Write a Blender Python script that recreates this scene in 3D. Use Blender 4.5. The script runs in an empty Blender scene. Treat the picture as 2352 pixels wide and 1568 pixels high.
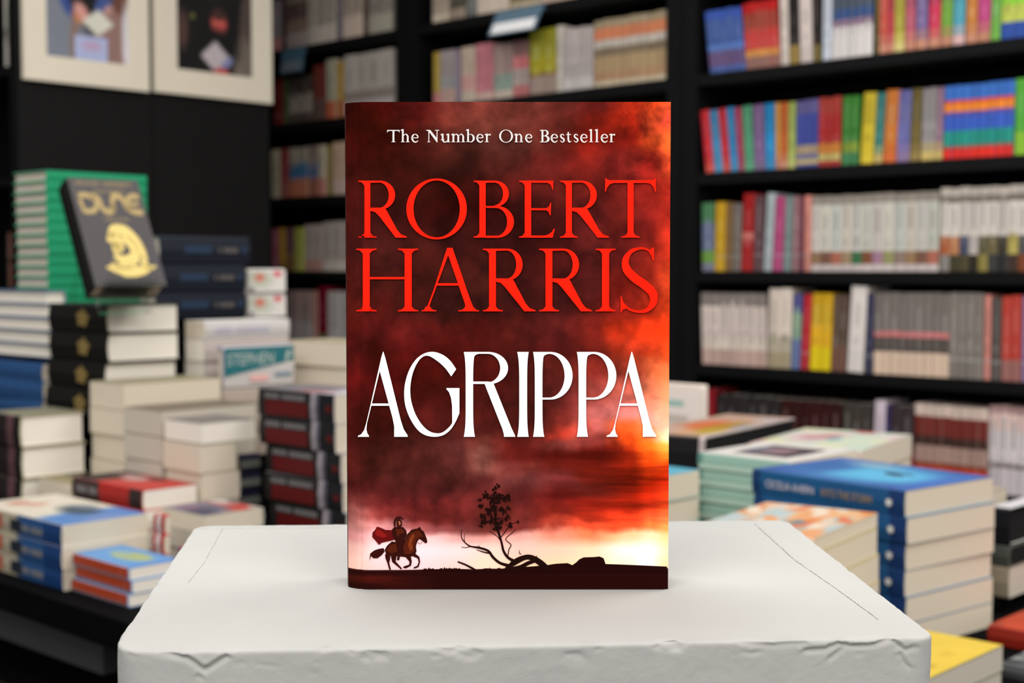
import bpy, bmesh, math, random
import numpy as np
from mathutils import Vector, Matrix, noise as mnoise
from mathutils.geometry import tessellate_polygon

random.seed(11)
R = math.radians
sc = bpy.context.scene
COL = sc.collection

# ------------------------------------------------------------------ camera, world, lights, exposure
CAM_Z = 1.30                       # eye height in metres
F_PX = 3200.0                      # focal length in pixels of the 2352 px wide frame
PITCH = math.atan(164 / F_PX)
CP, SP = math.cos(PITCH), math.sin(PITCH)

cam_d = bpy.data.cameras.new('camera')
cam = bpy.data.objects.new('camera', cam_d)
COL.objects.link(cam)
cam.location = (0, 0, CAM_Z)
cam.rotation_euler = (math.pi / 2 - PITCH, 0, 0)
cam_d.sensor_width = 36
cam_d.lens = F_PX / 2352 * 36
cam_d.clip_start = 0.02
cam_d.dof.use_dof = True
cam_d.dof.focus_distance = 0.672
cam_d.dof.aperture_fstop = 11.0
sc.camera = cam

w = bpy.data.worlds.new('shop_light')
sc.world = w
w.use_nodes = True
w.node_tree.nodes['Background'].inputs['Color'].default_value = (1.0, 0.985, 0.96, 1)
w.node_tree.nodes['Background'].inputs['Strength'].default_value = 0.55


def area(name, loc, size, power, rot=(0, 0, 0), col=(1, 0.975, 0.94)):
    d = bpy.data.lights.new(name, 'AREA')
    d.shape = 'RECTANGLE'
    d.size, d.size_y = size
    d.energy = power
    d.color = col
    o = bpy.data.objects.new(name, d)
    o.location = loc
    o.rotation_euler = rot
    COL.objects.link(o)
    return o


area('overhead_light', (-1.0, 1.9, 3.3), (2.2, 1.4), 48)
area('overhead_light', (0.1, -0.4, 3.3), (1.8, 1.2), 27)  # added lamp, fills the plinth top in front of the novel
area('overhead_light', (1.9, -1.9, 3.3), (2.4, 1.6), 92)
area('overhead_light', (-1.6, -1.9, 3.3), (2.4, 1.6), 108)  # added lamp, lifts the left-facing sides of the stacks
area('overhead_light', (-0.8, 3.2, 3.3), (2.4, 1.0), 26)
area('overhead_light', (2.0, 1.9, 3.3), (1.6, 1.6), 76)

vs = sc.view_settings
vs.view_transform = 'Standard'
vs.look = 'None'
vs.exposure = 0.0
vs.gamma = 1.0
vs.use_curve_mapping = False
sc.cycles.use_denoising = True
sc.cycles.max_bounces = 6
sc.cycles.diffuse_bounces = 3
sc.cycles.transparent_max_bounces = 8
sc.cycles.caustics_reflective = False
sc.cycles.caustics_refractive = False
sc.cycles.sample_clamp_indirect = 4

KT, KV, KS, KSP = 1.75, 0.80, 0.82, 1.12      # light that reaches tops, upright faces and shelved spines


# ------------------------------------------------------------------ helpers
def ray(px, py):
    a = (px - 1176) / F_PX
    b = (784 - py) / F_PX
    return Vector((a, CP + b * SP, -SP + b * CP))


def at(px, py, y):                 # point of the place that lies at depth y
    d = ray(px, py)
    t = y / d.y
    return Vector((d.x * t, y, CAM_Z + d.z * t))


TH = R(-43.5)                      # the shop's furniture grid against the view
U = Vector((math.cos(TH), math.sin(TH), 0))
V = Vector((-math.sin(TH), math.cos(TH), 0))


def proj_x(p):
    dep = p.y * CP - (p.z - CAM_Z) * SP
    return 1176 + F_PX * p.x / dep


def reach(c, d, px):               # how far along d from c until column px
    lo, hi = 0.0, 1.2
    a = proj_x(c) - px
    for _ in range(40):
        m = (lo + hi) / 2
        if (proj_x(c + d * m) - px) * a > 0:
            lo = m
        else:
            hi = m
    return lo


def lin(c, k=1.0):
    out = []
    for v in c[:3]:
        v = v / 255.0
        v = v / 12.92 if v <= 0.04045 else ((v + 0.055) / 1.055) ** 2.4
        out.append(min(0.98, v / k))
    return tuple(out) + (1.0,)


def lin_arr(a, k=1.0):
    a = np.clip(a, 0, 255) / 255.0
    a = np.where(a <= 0.04045, a / 12.92, ((a + 0.055) / 1.055) ** 2.4)
    return np.clip(a / k, 0, 1.0)


MATS = {}


def mat(name, color=None, rough=0.5, spec=0.3, attr=False, bump=0.0, bscale=80, vary=0.0, stripes=0.0, metallic=0.0, clear=False):
    if name in MATS:
        return MATS[name]
    m = bpy.data.materials.new(name)
    m.use_nodes = True
    nt = m.node_tree
    b = nt.nodes['Principled BSDF']
    b.inputs['Roughness'].default_value = rough
    b.inputs['Specular IOR Level'].default_value = spec
    b.inputs['Metallic'].default_value = metallic
    tc = nt.nodes.new('ShaderNodeTexCoord')
    if attr:
        a = nt.nodes.new('ShaderNodeAttribute')
        a.attribute_name = 'Col'
        src = a.outputs['Color']
    else:
        rgb = nt.nodes.new('ShaderNodeRGB')
        rgb.outputs[0].default_value = color
        src = rgb.outputs[0]
    if vary > 0 or stripes > 0:
        mx = nt.nodes.new('ShaderNodeMix')
        mx.data_type = 'RGBA'
        mx.blend_type = 'MULTIPLY'
        if stripes > 0:
            t = nt.nodes.new('ShaderNodeTexWave')
            t.bands_direction = 'Z'
            t.inputs['Scale'].default_value = 260
            t.inputs['Distortion'].default_value = 2.0
            t.inputs['Detail'].default_value = 2
            amt = stripes
            fac = t.outputs['Fac']
        else:
            t = nt.nodes.new('ShaderNodeTexNoise')
            t.inputs['Scale'].default_value = bscale
            t.inputs['Detail'].default_value = 4
            amt = vary
            fac = t.outputs['Fac']
        nt.links.new(tc.outputs['Object'], t.inputs['Vector'])
        rmp = nt.nodes.new('ShaderNodeMapRange')
        rmp.inputs['To Min'].default_value = 1 - amt
        rmp.inputs['To Max'].default_value = 1.0
        nt.links.new(fac, rmp.inputs['Value'])
        mx.inputs[0].default_value = 1
        nt.links.new(src, mx.inputs[6])
        nt.links.new(rmp.outputs[0], mx.inputs[7])
        src = mx.outputs[2]
    nt.links.new(src, b.inputs['Base Color'])
    if bump > 0:
        n = nt.nodes.new('ShaderNodeTexNoise')
        n.inputs['Scale'].default_value = bscale
        n.inputs['Detail'].default_value = 6
        nt.links.new(tc.outputs['Object'], n.inputs['Vector'])
        bp = nt.nodes.new('ShaderNodeBump')
        bp.inputs['Strength'].default_value = bump
        bp.inputs['Distance'].default_value = 0.002
        nt.links.new(n.outputs['Fac'], bp.inputs['Height'])
        nt.links.new(bp.outputs[0], b.inputs['Normal'])
    if clear:
        b.inputs['Transmission Weight'].default_value = 1.0
        b.inputs['IOR'].default_value = 1.12
    MATS[name] = m
    return m


M_PRINT = mat('printed_card', attr=True, rough=0.5, spec=0.16, vary=0.06, bscale=40)
M_MATT = mat('matt_print', attr=True, rough=0.75, spec=0.15, vary=0.05, bscale=60)
M_HERO = mat('laminated_cover', attr=True, rough=0.75, spec=0.04, vary=0.03, bscale=900)
M_PAGE = mat('page_edges', color=(0.66, 0.58, 0.46, 1), rough=0.9, spec=0.05, stripes=0.10)
M_PAGEW = mat('white_page_edges', color=(0.80, 0.74, 0.65, 1), rough=0.9, spec=0.05, stripes=0.08)
M_PAGEG = mat('dull_page_edges', color=(0.54, 0.485, 0.41, 1), rough=0.9, spec=0.05, stripes=0.12)
M_PAGEK = mat('black_sprayed_page_edges', color=(0.012, 0.012, 0.013, 1), rough=0.8, spec=0.1, stripes=0.1)
M_BLACK = mat('black_laminate', color=(0.0045, 0.0045, 0.005, 1), rough=0.6, spec=0.12, vary=0.2, bscale=12)
M_PANEL = mat('black_painted_panel', color=(0.010, 0.0095, 0.0095, 1), rough=0.7, spec=0.12, vary=0.2, bscale=6)
M_TABLE = mat('black_table_paint', color=(0.003, 0.003, 0.0034, 1), rough=0.8, spec=0.02, vary=0.2, bscale=9)
M_DKBOX = mat('charcoal_carton', color=(0.075, 0.075, 0.078, 1), rough=0.7, spec=0.2, vary=0.15, bscale=10)
M_FLOOR = mat('dark_wood_floor', color=(0.02, 0.018, 0.016, 1), rough=0.5, spec=0.3, vary=0.4, bscale=5)
M_WALL = mat('charcoal_wall', color=(0.02, 0.02, 0.021, 1), rough=0.8, spec=0.1, vary=0.15, bscale=4)
M_GOLD = mat('gold_foil', color=lin((232, 206, 122), 1.3), rough=0.5, spec=0.3, vary=0.12, bscale=50)
M_CLEAR = mat('clear_acrylic', color=(0.93, 0.97, 0.95, 1), rough=0.05, spec=0.3, clear=True)
M_SIGN = mat('blue_sign_plate', color=lin((74, 104, 124), 0.85), rough=0.3, spec=0.5, vary=0.1, bscale=30)
M_SIGNGLARE = mat('sign_glare_white', color=(0.95, 0.94, 0.95, 1), rough=0.3, spec=0.6, vary=0.03, bscale=30)  # glare on the large sign, put into a white colour


def tag(o, label=None, cat=None, group=None, kind=None):
    if label:
        o['label'] = label
    if cat:
        o['category'] = cat
    if group:
        o['group'] = group
    if kind:
        o['kind'] = kind
    return o


def empty(name, loc=(0, 0, 0), rot=(0, 0, 0)):
    o = bpy.data.objects.new(name, None)
    o.empty_display_size = 0.05
    o.location = loc
    o.rotation_euler = rot
    COL.objects.link(o)
    return o


class MB:
    """collects faces with a colour each and links them as ONE mesh object"""

    def __init__(s):
        s.v, s.f, s.c, s.m = [], [], [], []

    def face(s, pts, col=(1, 1, 1, 1), mi=0):
        b = len(s.v)
        s.v += [tuple(p) for p in pts]
        s.f.append(tuple(range(b, b + len(pts))))
        s.c.append(col)
        s.m.append(mi)

    def box(s, x0, x1, y0, y1, z0, z1, col=(1, 1, 1, 1), mi=0, skip=''):
        p = [(x0, y0, z0), (x1, y0, z0), (x1, y1, z0), (x0, y1, z0), (x0, y0, z1), (x1, y0, z1), (x1, y1, z1), (x0, y1, z1)]
        for k, q in (('d', (3, 2, 1, 0)), ('u', (4, 5, 6, 7)), ('f', (0, 1, 5, 4)), ('r', (1, 2, 6, 5)), ('b', (2, 3, 7, 6)), ('l', (3, 0, 4, 7))):
            if k not in skip:
                s.face([p[i] for i in q], col, mi)

    def mesh(s, name, mats, weld=False):
        me = bpy.data.meshes.new(name)
        me.from_pydata(s.v, [], s.f)
        for m in (mats if isinstance(mats, (list, tuple)) else [mats]):
            me.materials.append(m)
        ca = me.color_attributes.new('Col', 'FLOAT_COLOR', 'CORNER')
        arr = []
        for f, c in zip(s.f, s.c):
            arr += list(c) * len(f)
        ca.data.foreach_set('color', arr)
        me.polygons.foreach_set('material_index', s.m)
        if weld:
            bm = bmesh.new()
            bm.from_mesh(me)
            bmesh.ops.remove_doubles(bm, verts=bm.verts, dist=1e-6)
            bm.to_mesh(me)
            bm.free()
        me.update()
        return me

    def build(s, name, mats, parent=None, weld=False):
        return link(name, s.mesh(name, mats, weld), parent)


def link(name, me, parent=None):
    o = bpy.data.objects.new(name, me)
    COL.objects.link(o)
    if parent is not None:
        o.parent = parent
    return o


def bevel(o, wd, seg=2):
    m = o.modifiers.new('edge', 'BEVEL')
    m.width = wd
    m.segments = seg
    m.limit_method = 'ANGLE'
    return o


KIDS = {}


def copy_tree(o, parent=None):
    c = o.copy()
    COL.objects.link(c)
    if parent is not None:
        c.parent = parent
    for ch in [x for x in o.children]:
        copy_tree(ch, c)
    return c


def vnoise(nx, ny, fx, fy, seed):
    rs = np.random.RandomState(seed)
    out = np.zeros((ny, nx))
    amp, tot = 1.0, 0.0
    for o in range(5):
        gx, gy = max(2, int(fx * 2 ** o)) + 2, max(2, int(fy * 2 ** o)) + 2
        g = rs.rand(gy, gx)
        xs = np.linspace(0, gx - 2.001, nx)
        ys = np.linspace(0, gy - 2.001, ny)
        xi, yi = xs.astype(int), ys.astype(int)
        xf, yf = xs - xi, ys - yi
        xf, yf = xf * xf * (3 - 2 * xf), yf * yf * (3 - 2 * yf)
        a = g[np.ix_(yi, xi)] * (1 - xf) + g[np.ix_(yi, xi + 1)] * xf
        b = g[np.ix_(yi + 1, xi)] * (1 - xf) + g[np.ix_(yi + 1, xi + 1)] * xf
        out += amp * (a * (1 - yf[:, None]) + b * yf[:, None])
        tot += amp
        amp *= 0.55
    return out / tot


def picture(nx, ny, base, blobs, grain=0.0, seed=1):
    """paint a flat print: ('e', cx, cy, rx, ry, deg, colour, soft) or ('r', x0, y0, x1, y1, colour); y runs upward, 0..1"""
    img = np.zeros((ny, nx, 3)) + np.array(base, float)
    X, Y = np.meshgrid((np.arange(nx) + .5) / nx, (np.arange(ny) + .5) / ny)
    for b in blobs:
        if b[0] == 'e':
            _, cx, cy, rx, ry, dg, c, soft = b
            ca, sa = math.cos(R(dg)), math.sin(R(dg))
            dx, dy = X - cx, Y - cy
            d = np.sqrt(((dx * ca + dy * sa) / rx) ** 2 + ((-dx * sa + dy * ca) / ry) ** 2)
            a = np.clip((1 + soft - d) / (2 * soft), 0, 1)
        elif b[0] == 'd':
            _, cx, cy, rx, ry, c = b
            a = np.clip((1.12 - np.abs(X - cx) / rx - np.abs(Y - cy) / ry) / .24, 0, 1)
        else:
            _, x0, y0, x1, y1, c = b
            a = ((X >= x0) & (X <= x1) & (Y >= y0) & (Y <= y1)).astype(float)
        img = img * (1 - a[..., None]) + np.array(c, float) * a[..., None]
    if grain:
        img *= (1 + grain * (vnoise(nx, ny, 4, 4, seed)[..., None] - .5) * 2)
    return img


def print_mesh(name, img, k, fn, material):
    """a grid of quads, one colour per quad, laid through fn(a, b) with a, b in 0..1"""
    ny, nx = img.shape[:2]
    vs_ = [fn(i / nx, j / ny) for j in range(ny + 1) for i in range(nx + 1)]
    fs = [(j * (nx + 1) + i, j * (nx + 1) + i + 1, (j + 1) * (nx + 1) + i + 1, (j + 1) * (nx + 1) + i) for j in range(ny) for i in range(nx)]
    me = bpy.data.meshes.new(name)
    me.from_pydata([tuple(p) for p in vs_], [], fs)
    me.materials.append(material)
    ca = me.color_attributes.new('Col', 'FLOAT_COLOR', 'CORNER')
    c = np.ones((ny * nx, 4, 4), np.float32)
    c[:, :, :3] = lin_arr(img.reshape(-1, 3), k)[:, None, :]
    ca.data.foreach_set('color', c.ravel())
    me.update()
    return me


def text_mesh(body, size, width=None, material=None, shear=0.0):
    cu = bpy.data.curves.new('lettering', 'FONT')
    cu.body = body
    cu.size = size
    cu.shear = shear
    cu.resolution_u = 3
    o = bpy.data.objects.new('lettering', cu)
    COL.objects.link(o)
    dg = bpy.context.evaluated_depsgraph_get()
    me = bpy.data.meshes.new_from_object(o.evaluated_get(dg))
    bpy.data.objects.remove(o)
    bpy.data.curves.remove(cu)
    xs = [v.co.x for v in me.vertices]
    if width and xs:
        k = width / (max(xs) - min(xs))
        for v in me.vertices:
            v.co.x *= k
    me.materials.clear()
    me.materials.append(material)
    return me


def flat_mat(name, rgb, k=1.0, rough=0.6):
    return mat(name, color=lin(rgb, k), rough=rough, spec=0.2, vary=0.04, bscale=60)


# ------------------------------------------------------------------ the setting
def structure(name, mb, material):
    o = mb.build(name, material)
    o['kind'] = 'structure'
    return o


mb = MB()
mb.box(-9, 7, -3, 9, -0.1, 0)
structure('floor', mb, M_FLOOR)

WALL_V = 3.77                      # where the shelved spines stand


def grid_box(mb_, u0, u1, v0, v1, z0, z1, col=(1, 1, 1, 1)):
    mb_.box(u0, u1, v0, v1, z0, z1, col)


def grid_struct(name, boxes, material, kind='structure'):
    m_ = MB()
    for b in boxes:
        m_.box(*b)
    o = m_.build(name, material)
    o.rotation_euler.z = TH
    if kind:
        o['kind'] = kind
    return o


grid_struct('wall_back', [(-9.0, 0.6, WALL_V + 0.33, WALL_V + 0.43, 0, 3.4)], M_WALL)

grid_struct('wall_left', [(-6.6, -6.5, -2.0, WALL_V + 0.33, 0, 3.4)], M_WALL)

# bookcases: u across, v into the wall
SHELF_Z = [0.35, 0.67, 0.99, 1.296, 1.617, 1.938, 2.26, 2.58]


def bookcase(u0, u1, label):
    root = empty('bookcase', (U * ((u0 + u1) / 2) + V * (WALL_V + 0.15)), (0, 0, TH))
    tag(root, label, 'bookcase', 'black wall bookcases')
    h = (u1 - u0) / 2
    y0, y1 = -0.165, 0.165
    for s in (-1, 1):
        m_ = MB()
        x = s * (h - 0.03)
        m_.box(x - 0.03, x + 0.03, y0, y1, 0, 2.92)
        bevel(m_.build('side_panel', M_BLACK, root), 0.003)
    m_ = MB()
    m_.box(-h + 0.06, h - 0.06, y1 - 0.015, y1, 0.06, 2.92)
    m_.build('back_panel', M_BLACK, root)
    for z in SHELF_Z + [2.92]:
        m_ = MB()
        m_.box(-h + 0.06, h - 0.06, y0 + 0.004, y1 - 0.015, z - 0.036, z)
        bevel(m_.build('shelf_board', M_BLACK, root), 0.002)
    m_ = MB()
    m_.box(-h + 0.06, h - 0.06, y0 + 0.03, y1 - 0.015, 0, 0.06)
    m_.build('plinth_board', M_BLACK, root)
    return root


bookcase(-5.52, -4.142, 'black bookcase half hidden behind the panel of framed photographs')
bookcase(-4.138, -2.792, 'black bookcase standing behind the large red novel, olive book on its shelf')
bookcase(-2.788, -1.40, 'black bookcase with rows of bright rainbow spines and white comics')


# ------------------------------------------------------------------ shelved books
def wall_u(px, py, v=WALL_V):
    d = ray(px, py)
    t = v / d.dot(V)
    return (d * t).dot(U)


def spine_book(name, wd, h, dp, bands, seed):
    """upright book seen from its spine: rounded spine in bands, two boards, page block set back"""
    m_ = MB()
    x0, x1 = -wd / 2, wd / 2
    e = min(0.004, wd * 0.18)
    xs = [x0, x0 + e, 0, x1 - e, x1]
    ys = [0.0025, 0.0005, 0.0, 0.0005, 0.0025]
    z0 = 0.0
    rs = random.Random(seed)
    top = lin(bands[-1][1], KS)
    for fr, c in bands:
        z1 = h * fr
        j = rs.uniform(0.9, 1.08)
        cc = tuple(min(.98, q * j) for q in lin(c, KS)[:3]) + (1,)
        for i in range(4):
            m_.face([(xs[i], ys[i], z0), (xs[i + 1], ys[i + 1], z0), (xs[i + 1], ys[i + 1], z1), (xs[i], ys[i], z1)], cc)
        z0 = z1
    for za, zb in ((rs.uniform(.5, .56), rs.uniform(.72, .9)), (rs.uniform(.3, .34), rs.uniform(.4, .48))) if len(bands) < 6 else ():   # printed title and author lines
        zm, acc = (za + zb) / 2, bands[-1][1]
        for fr, c in bands:
            if zm <= fr:
                acc = c
                break
        dark = sum(acc) > 420
        t_ = rs.uniform(.08, .22)
        ink = tuple(q * (1 - t_) + (30 if dark else 235) * t_ for q in acc)
        hw = wd * rs.uniform(.12, .2)
        m_.face([(-hw, -.0002, h * za), (hw, -.0002, h * za), (hw, -.0002, h * zb), (-hw, -.0002, h * zb)], lin(ink, KS))
    bt = min(0.0015, wd * 0.1)
    for a, b in ((x0, x0 + bt), (x1 - bt, x1)):
        m_.box(a, b, 0.0025, dp, 0, h, top, 0, 'f')
    m_.box(x0 + bt, x1 - bt, 0.003, 0.006, 0, h, top, 0, 'fb')
    m_.box(x0 + bt, x1 - bt, 0.006, dp - 0.003, 0.003, h - 0.003, (1, 1, 1, 1), 1)
    return m_.mesh(name, [M_PRINT, M_PAGEW])


NSHELF = [0]
NUMW = ['first', 'second', 'third', 'fourth', 'fifth', 'sixth', 'seventh', 'eighth', 'ninth', 'tenth', 'eleventh', 'twelfth']
CNT = ['one', 'two', 'three', 'four', 'five', 'six', 'seven', 'eight', 'nine', 'ten', 'eleven', 'twelve']


def shelf_row(z, py, runs, case, shelf, ulim, dflt_h=0.21):
    prev = None                    # (bottom u, tangent, height) of the last book's far side
    for run in runs:
        px0, px1, n, h, lean, desc, bands = run[:7]
        nm = run[7] if len(run) > 7 else 'paperback_book'
        h = h or dflt_h
        bl_ = bands if isinstance(bands, list) and isinstance(bands[0], list) else [bands] * n
        u0, u1 = wall_u(px0, py), wall_u(px1, py)
        pitch = (u1 - u0) / n
        cl, tg = math.cos(R(lean)), math.tan(R(lean))
        wd = pitch * cl - 0.0005
        for i in range(n):
            bd = bl_[i]
            if not isinstance(bd, list):
                bd = [(0.2, tuple(min(255, int(q * .9 + 14)) for q in bd)), (0.24, tuple(min(255, int(q * .6 + 70)) for q in bd)), (1.0, bd)]
            hh = h * random.uniform(0.985, 1.0)
            left = u0 + pitch * i
            for (pu, ptg, ph) in ([prev] if prev else [(ulim[0] + .001, 0, 3)]):
                zz = min(ph, hh)
                need = max(pu - left, (pu + ptg * zz) - (left + tg * zz))
                if need > 0:
                    u0 += need
                    left += need
            if left + pitch + max(0, tg * hh) > ulim[1]:
                return
            NSHELF[0] += 1
            me = spine_book(nm, wd, hh, random.uniform(.135, .15), bd, NSHELF[0])
            o = link(nm, me)
            which = desc if n == 1 else '%s, %s of %s' % (desc, NUMW[i], CNT[n - 1])
            tag(o, ('%s, %s, %s' if n > 1 else '%s on the %s of the %s') % (which, shelf, case), 'comic' if nm == 'comic_book' else 'book', None if n == 1 else '%s, %s' % (desc, shelf))
            lift = wd / 2 * math.sin(R(abs(lean)))
            o.matrix_world = (Matrix.Translation(U * (left + pitch / 2) + V * (WALL_V + random.uniform(-.002, .003)) + Vector((0, 0, z + lift + 0.0003)))
                              @ Matrix.Rotation(TH, 4, 'Z') @ Matrix.Rotation(R(lean), 4, 'Y'))
            prev = (left + pitch, tg, hh)


WH = (212, 200, 190)
RC = 'right bookcase'
foot = (200, 140, 115)


def fb(c, f=foot, fr=.25):
    return [(fr * .5, f), (fr, tuple((a + b) // 2 for a, b in zip(c, f))), (fr + .3, c), (1.0, tuple(int(q * .92) for q in c))]


KS = 1.0
shelf_row(1.938, 110, [
    (1630, 1712, 5, .205, -7, 'blue illustrated paperback', [(.10, (80, 100, 160)), (.35, (105, 85, 125)), (.45, (95, 130, 200)), (.85, (70, 95, 160)), (1, (60, 90, 175))]),
    (1713, 1790, 5, .212, -5, 'red illustrated paperback', [(.18, (150, 110, 100)), (.28, (215, 150, 80)), (.6, (205, 70, 65)), (.85, (160, 65, 50)), (1, (195, 30, 30))]),
    (1793, 1812, 1, .215, -2, 'slim white-spined book', (215, 200, 190)),
    (1813, 1836, 1, .21, -2, 'gold-footed black-spined book', [(.28, (150, 125, 70)), (1, (35, 28, 28))]),
    (1837, 1866, 1, .218, -2, 'wide white-spined book', (218, 203, 196)),
    (1867, 1885, 1, .21, -2, 'plain black-spined book', [(.25, (120, 105, 60)), (1, (38, 32, 30))]),
    (1888, 1908, 1, .215, 0, 'pale blue white-spined book', (205, 212, 224)),
    (1910, 2003, 5, .225, 0, 'white-footed book with dark blue head', [(.42, (222, 215, 213)), (.52, (140, 115, 135)), (.66, (45, 80, 140)), (1, (75, 85, 100))]),
    (2008, 2018, 1, .225, 0, 'thin olive-brown book', (110, 95, 50)),
    (2019, 2037, 1, .225, 0, 'red-orange book', fb((210, 90, 75))),
    (2038, 2051, 1, .225, 0, 'thin red book', fb((190, 60, 80))),
    (2052, 2076, 1, .23, 0, 'olive-yellow book', fb((175, 165, 60), (215, 200, 130))),
    (2078, 2100, 1, .228, 0, 'mauve book', fb((185, 90, 110))),
    (2102, 2128, 1, .23, 0, 'blue-grey book', fb((130, 110, 160))),
    (2130, 2156, 1, .23, 1, 'crimson book', fb((205, 55, 85))),
    (2158, 2184, 1, .23, 1, 'leaf-green book', fb((115, 165, 65))),
    (2186, 2212, 1, .23, 1, 'teal-blue book', fb((80, 160, 180), (220, 180, 180))),
    (2215, 2241, 1, .23, 1, 'orange book', fb((205, 130, 60))),
    (2243, 2272, 1, .23, 1, 'magenta book', fb((195, 70, 130))),
    (2274, 2296, 1, .23, 1, 'grass-green book', fb((110, 170, 80), (120, 180, 80))),
    (2298, 2410, 4, .232, 1, 'striped orange, lime and blue annual', [(.2, (50, 80, 160)), (.4, (190, 200, 90)), (.7, (140, 205, 60)), (.85, (225, 110, 60)), (1, (140, 120, 180))]),
], RC, 'top shelf', (-2.727, -1.461))

gb = (205, 180, 110)
shelf_row(1.617, 300, [
    (1622, 1640, 1, .205, -7, 'red paperback leaning at the end', fb((205, 45, 55), (215, 90, 80))),
    (1640, 1660, 1, .205, -7, 'first sky-blue paperback', fb((70, 140, 185), (85, 150, 190))),
    (1660, 1679, 1, .207, -6.5, 'red paperback between two sky-blue ones', fb((205, 45, 55), (210, 90, 75))),
    (1679, 1696, 1, .207, -6, 'second sky-blue paperback', fb((45, 135, 190), (70, 145, 190))),
    (1696, 1710, 1, .206, -5, 'crimson-mauve paperback', fb((170, 60, 90), (160, 80, 100))),
    (1710, 1732, 1, .207, -4, 'sea-green paperback', fb((85, 160, 120), (100, 165, 130))),
    (1733, 1757, 1, .207, -2.5, 'lilac paperback', fb((130, 100, 145), (130, 110, 145))),
    (1758, 1780, 1, .208, -1.5, 'bright blue paperback', fb((40, 140, 200), (70, 140, 190))),
    (1781, 1792, 1, .208, -1, 'thin amber paperback', fb((220, 160, 75))),
    (1793, 1808, 1, .208, 0, 'rust paperback', fb((195, 95, 45))),
    (1809, 1826, 1, .208, 0, 'lime paperback', fb((165, 180, 95), (190, 195, 120))),
    (1828, 1878, 3, .208, 0, 'indigo paperback with yellow foot band', [(.05, (75, 80, 150)), (.12, (200, 180, 120)), (.2, (110, 110, 150)), (.33, (170, 150, 120)), (.8, (65, 75, 150)), (1, (95, 90, 140))]),
    (1880, 1930, 3, .21, 0, 'dark red paperback with yellow foot band', [(.08, (170, 60, 60)), (.18, (190, 180, 110)), (.34, (200, 130, 60)), (.75, (165, 38, 40)), (1, (160, 60, 50))]),
    (1932, 1971, 2, .208, 1, 'deep green paperback with lime foot band', [(.18, (70, 130, 85)), (.33, (130, 150, 60)), (1, (60, 125, 50))]),
    (1975, 2003, 1, .212, 3, 'bright yellow paperback', fb((215, 190, 55), (215, 190, 60))),
    (2005, 2025, 1, .208, 3, 'dark teal paperback', fb((60, 130, 125), gb)),
    (2027, 2056, 1, .212, 3, 'orange paperback', fb((205, 120, 50), (215, 110, 60))),
    (2058, 2086, 2, .208, 2, 'periwinkle paperback', fb((110, 110, 170), (150, 125, 165))),
    (2088, 2112, 1, .21, 2, 'dark olive paperback', fb((110, 95, 50), (150, 130, 80))),
    (2114, 2146, 2, .208, 1, 'grey paperback', fb((150, 145, 145), gb)),
    (2148, 2164, 1, .208, 1, 'dusty mauve paperback', fb((150, 115, 135), gb)),
    (2166, 2325, 8, .208, 1, 'blue, orange, teal and red banded paperback', [(.14, (225, 50, 40)), (.18, (120, 100, 90)), (.38, (40, 145, 130)), (.58, (60, 95, 190)), (.64, (90, 80, 160)), (.76, (235, 135, 45)), (.8, (205, 60, 60)), (1, (60, 110, 190))]),
    (2329, 2410, 3, .212, 0, 'grass-green paperback', [(.3, (140, 190, 60)), (1, (85, 165, 60))]),
], RC, 'second shelf', (-2.727, -1.461))


def comic(px0, px1, n, h, desc, mk):
    return [(px0, px1, n, h, 0, desc, [mk(i) for i in range(n)], 'comic_book')]


pf = [(150, 120, 90), (120, 85, 70), (180, 110, 90), (165, 140, 110), (60, 110, 75), (130, 80, 55), (170, 130, 150), (150, 150, 100), (140, 120, 110)]
cw = comic(1862, 2155, 12, .232, 'white comic with small colour picture at its foot',
           lambda i: [(.09, (205, 192, 190)), (.26, pf[i % 9]), (.88, (206 - (i % 3) * 5, 197, 190 - (i % 2) * 6)), (1, (150, 140, 130))])
ck = [(170, 95, 60), (190, 130, 90), (70, 75, 95), (190, 180, 175), (90, 85, 60), (110, 100, 70), (60, 55, 45), (180, 165, 90), (80, 80, 80), (60, 60, 60), (90, 70, 60)]
cd = comic(2158, 2410, 11, .24, 'white comic with large dark picture at its foot',
           lambda i: [(.2, tuple(int(q * .75) for q in ck[(i + 3) % 11])), (.42, ck[i % 11]), (.82, (208, 198, 190)), (.9, (118, 108, 98)), (1, (185, 175, 165))])

shelf_row(1.296, 520, [
    (1612, 1640, 1, .225, -1, 'green and blue paperback', [(.12, (130, 130, 150)), (.3, (110, 150, 70)), (.7, (110, 120, 150)), (1, (80, 130, 90))]),
    (1641, 1664, 1, .225, 1, 'mustard yellow paperback', (205, 160, 40)),
    (1665, 1680, 1, .225, 1, 'brown paperback', (125, 95, 60)),
    (1681, 1700, 1, .22, 1, 'stone-grey paperback', (122, 112, 106)),
    (1701, 1728, 1, .25, 2, 'tall crimson paperback', [(.4, (170, 45, 45)), (.5, (205, 120, 110)), (1, (160, 32, 32))]),
    (1730, 1752, 1, .24, 1, 'dark mauve paperback', (95, 68, 72)),
    (1754, 1772, 1, .25, 3, 'pale blue-white paperback', (175, 185, 190)),
    (1774, 1796, 1, .235, 3, 'magenta paperback', (185, 75, 125)),
    (1797, 1814, 1, .235, 2, 'grey-teal paperback', (122, 142, 140)),
    (1815, 1830, 1, .235, 1, 'rose-grey paperback', (165, 120, 125)),
    (1831, 1842, 1, .235, 1, 'plum paperback', (110, 60, 75)),
    (1843, 1857, 1, .235, 0, 'salmon paperback', (215, 140, 125)),
] + cw + cd, RC, 'third shelf', (-2.727, -1.461), .23)

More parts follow.
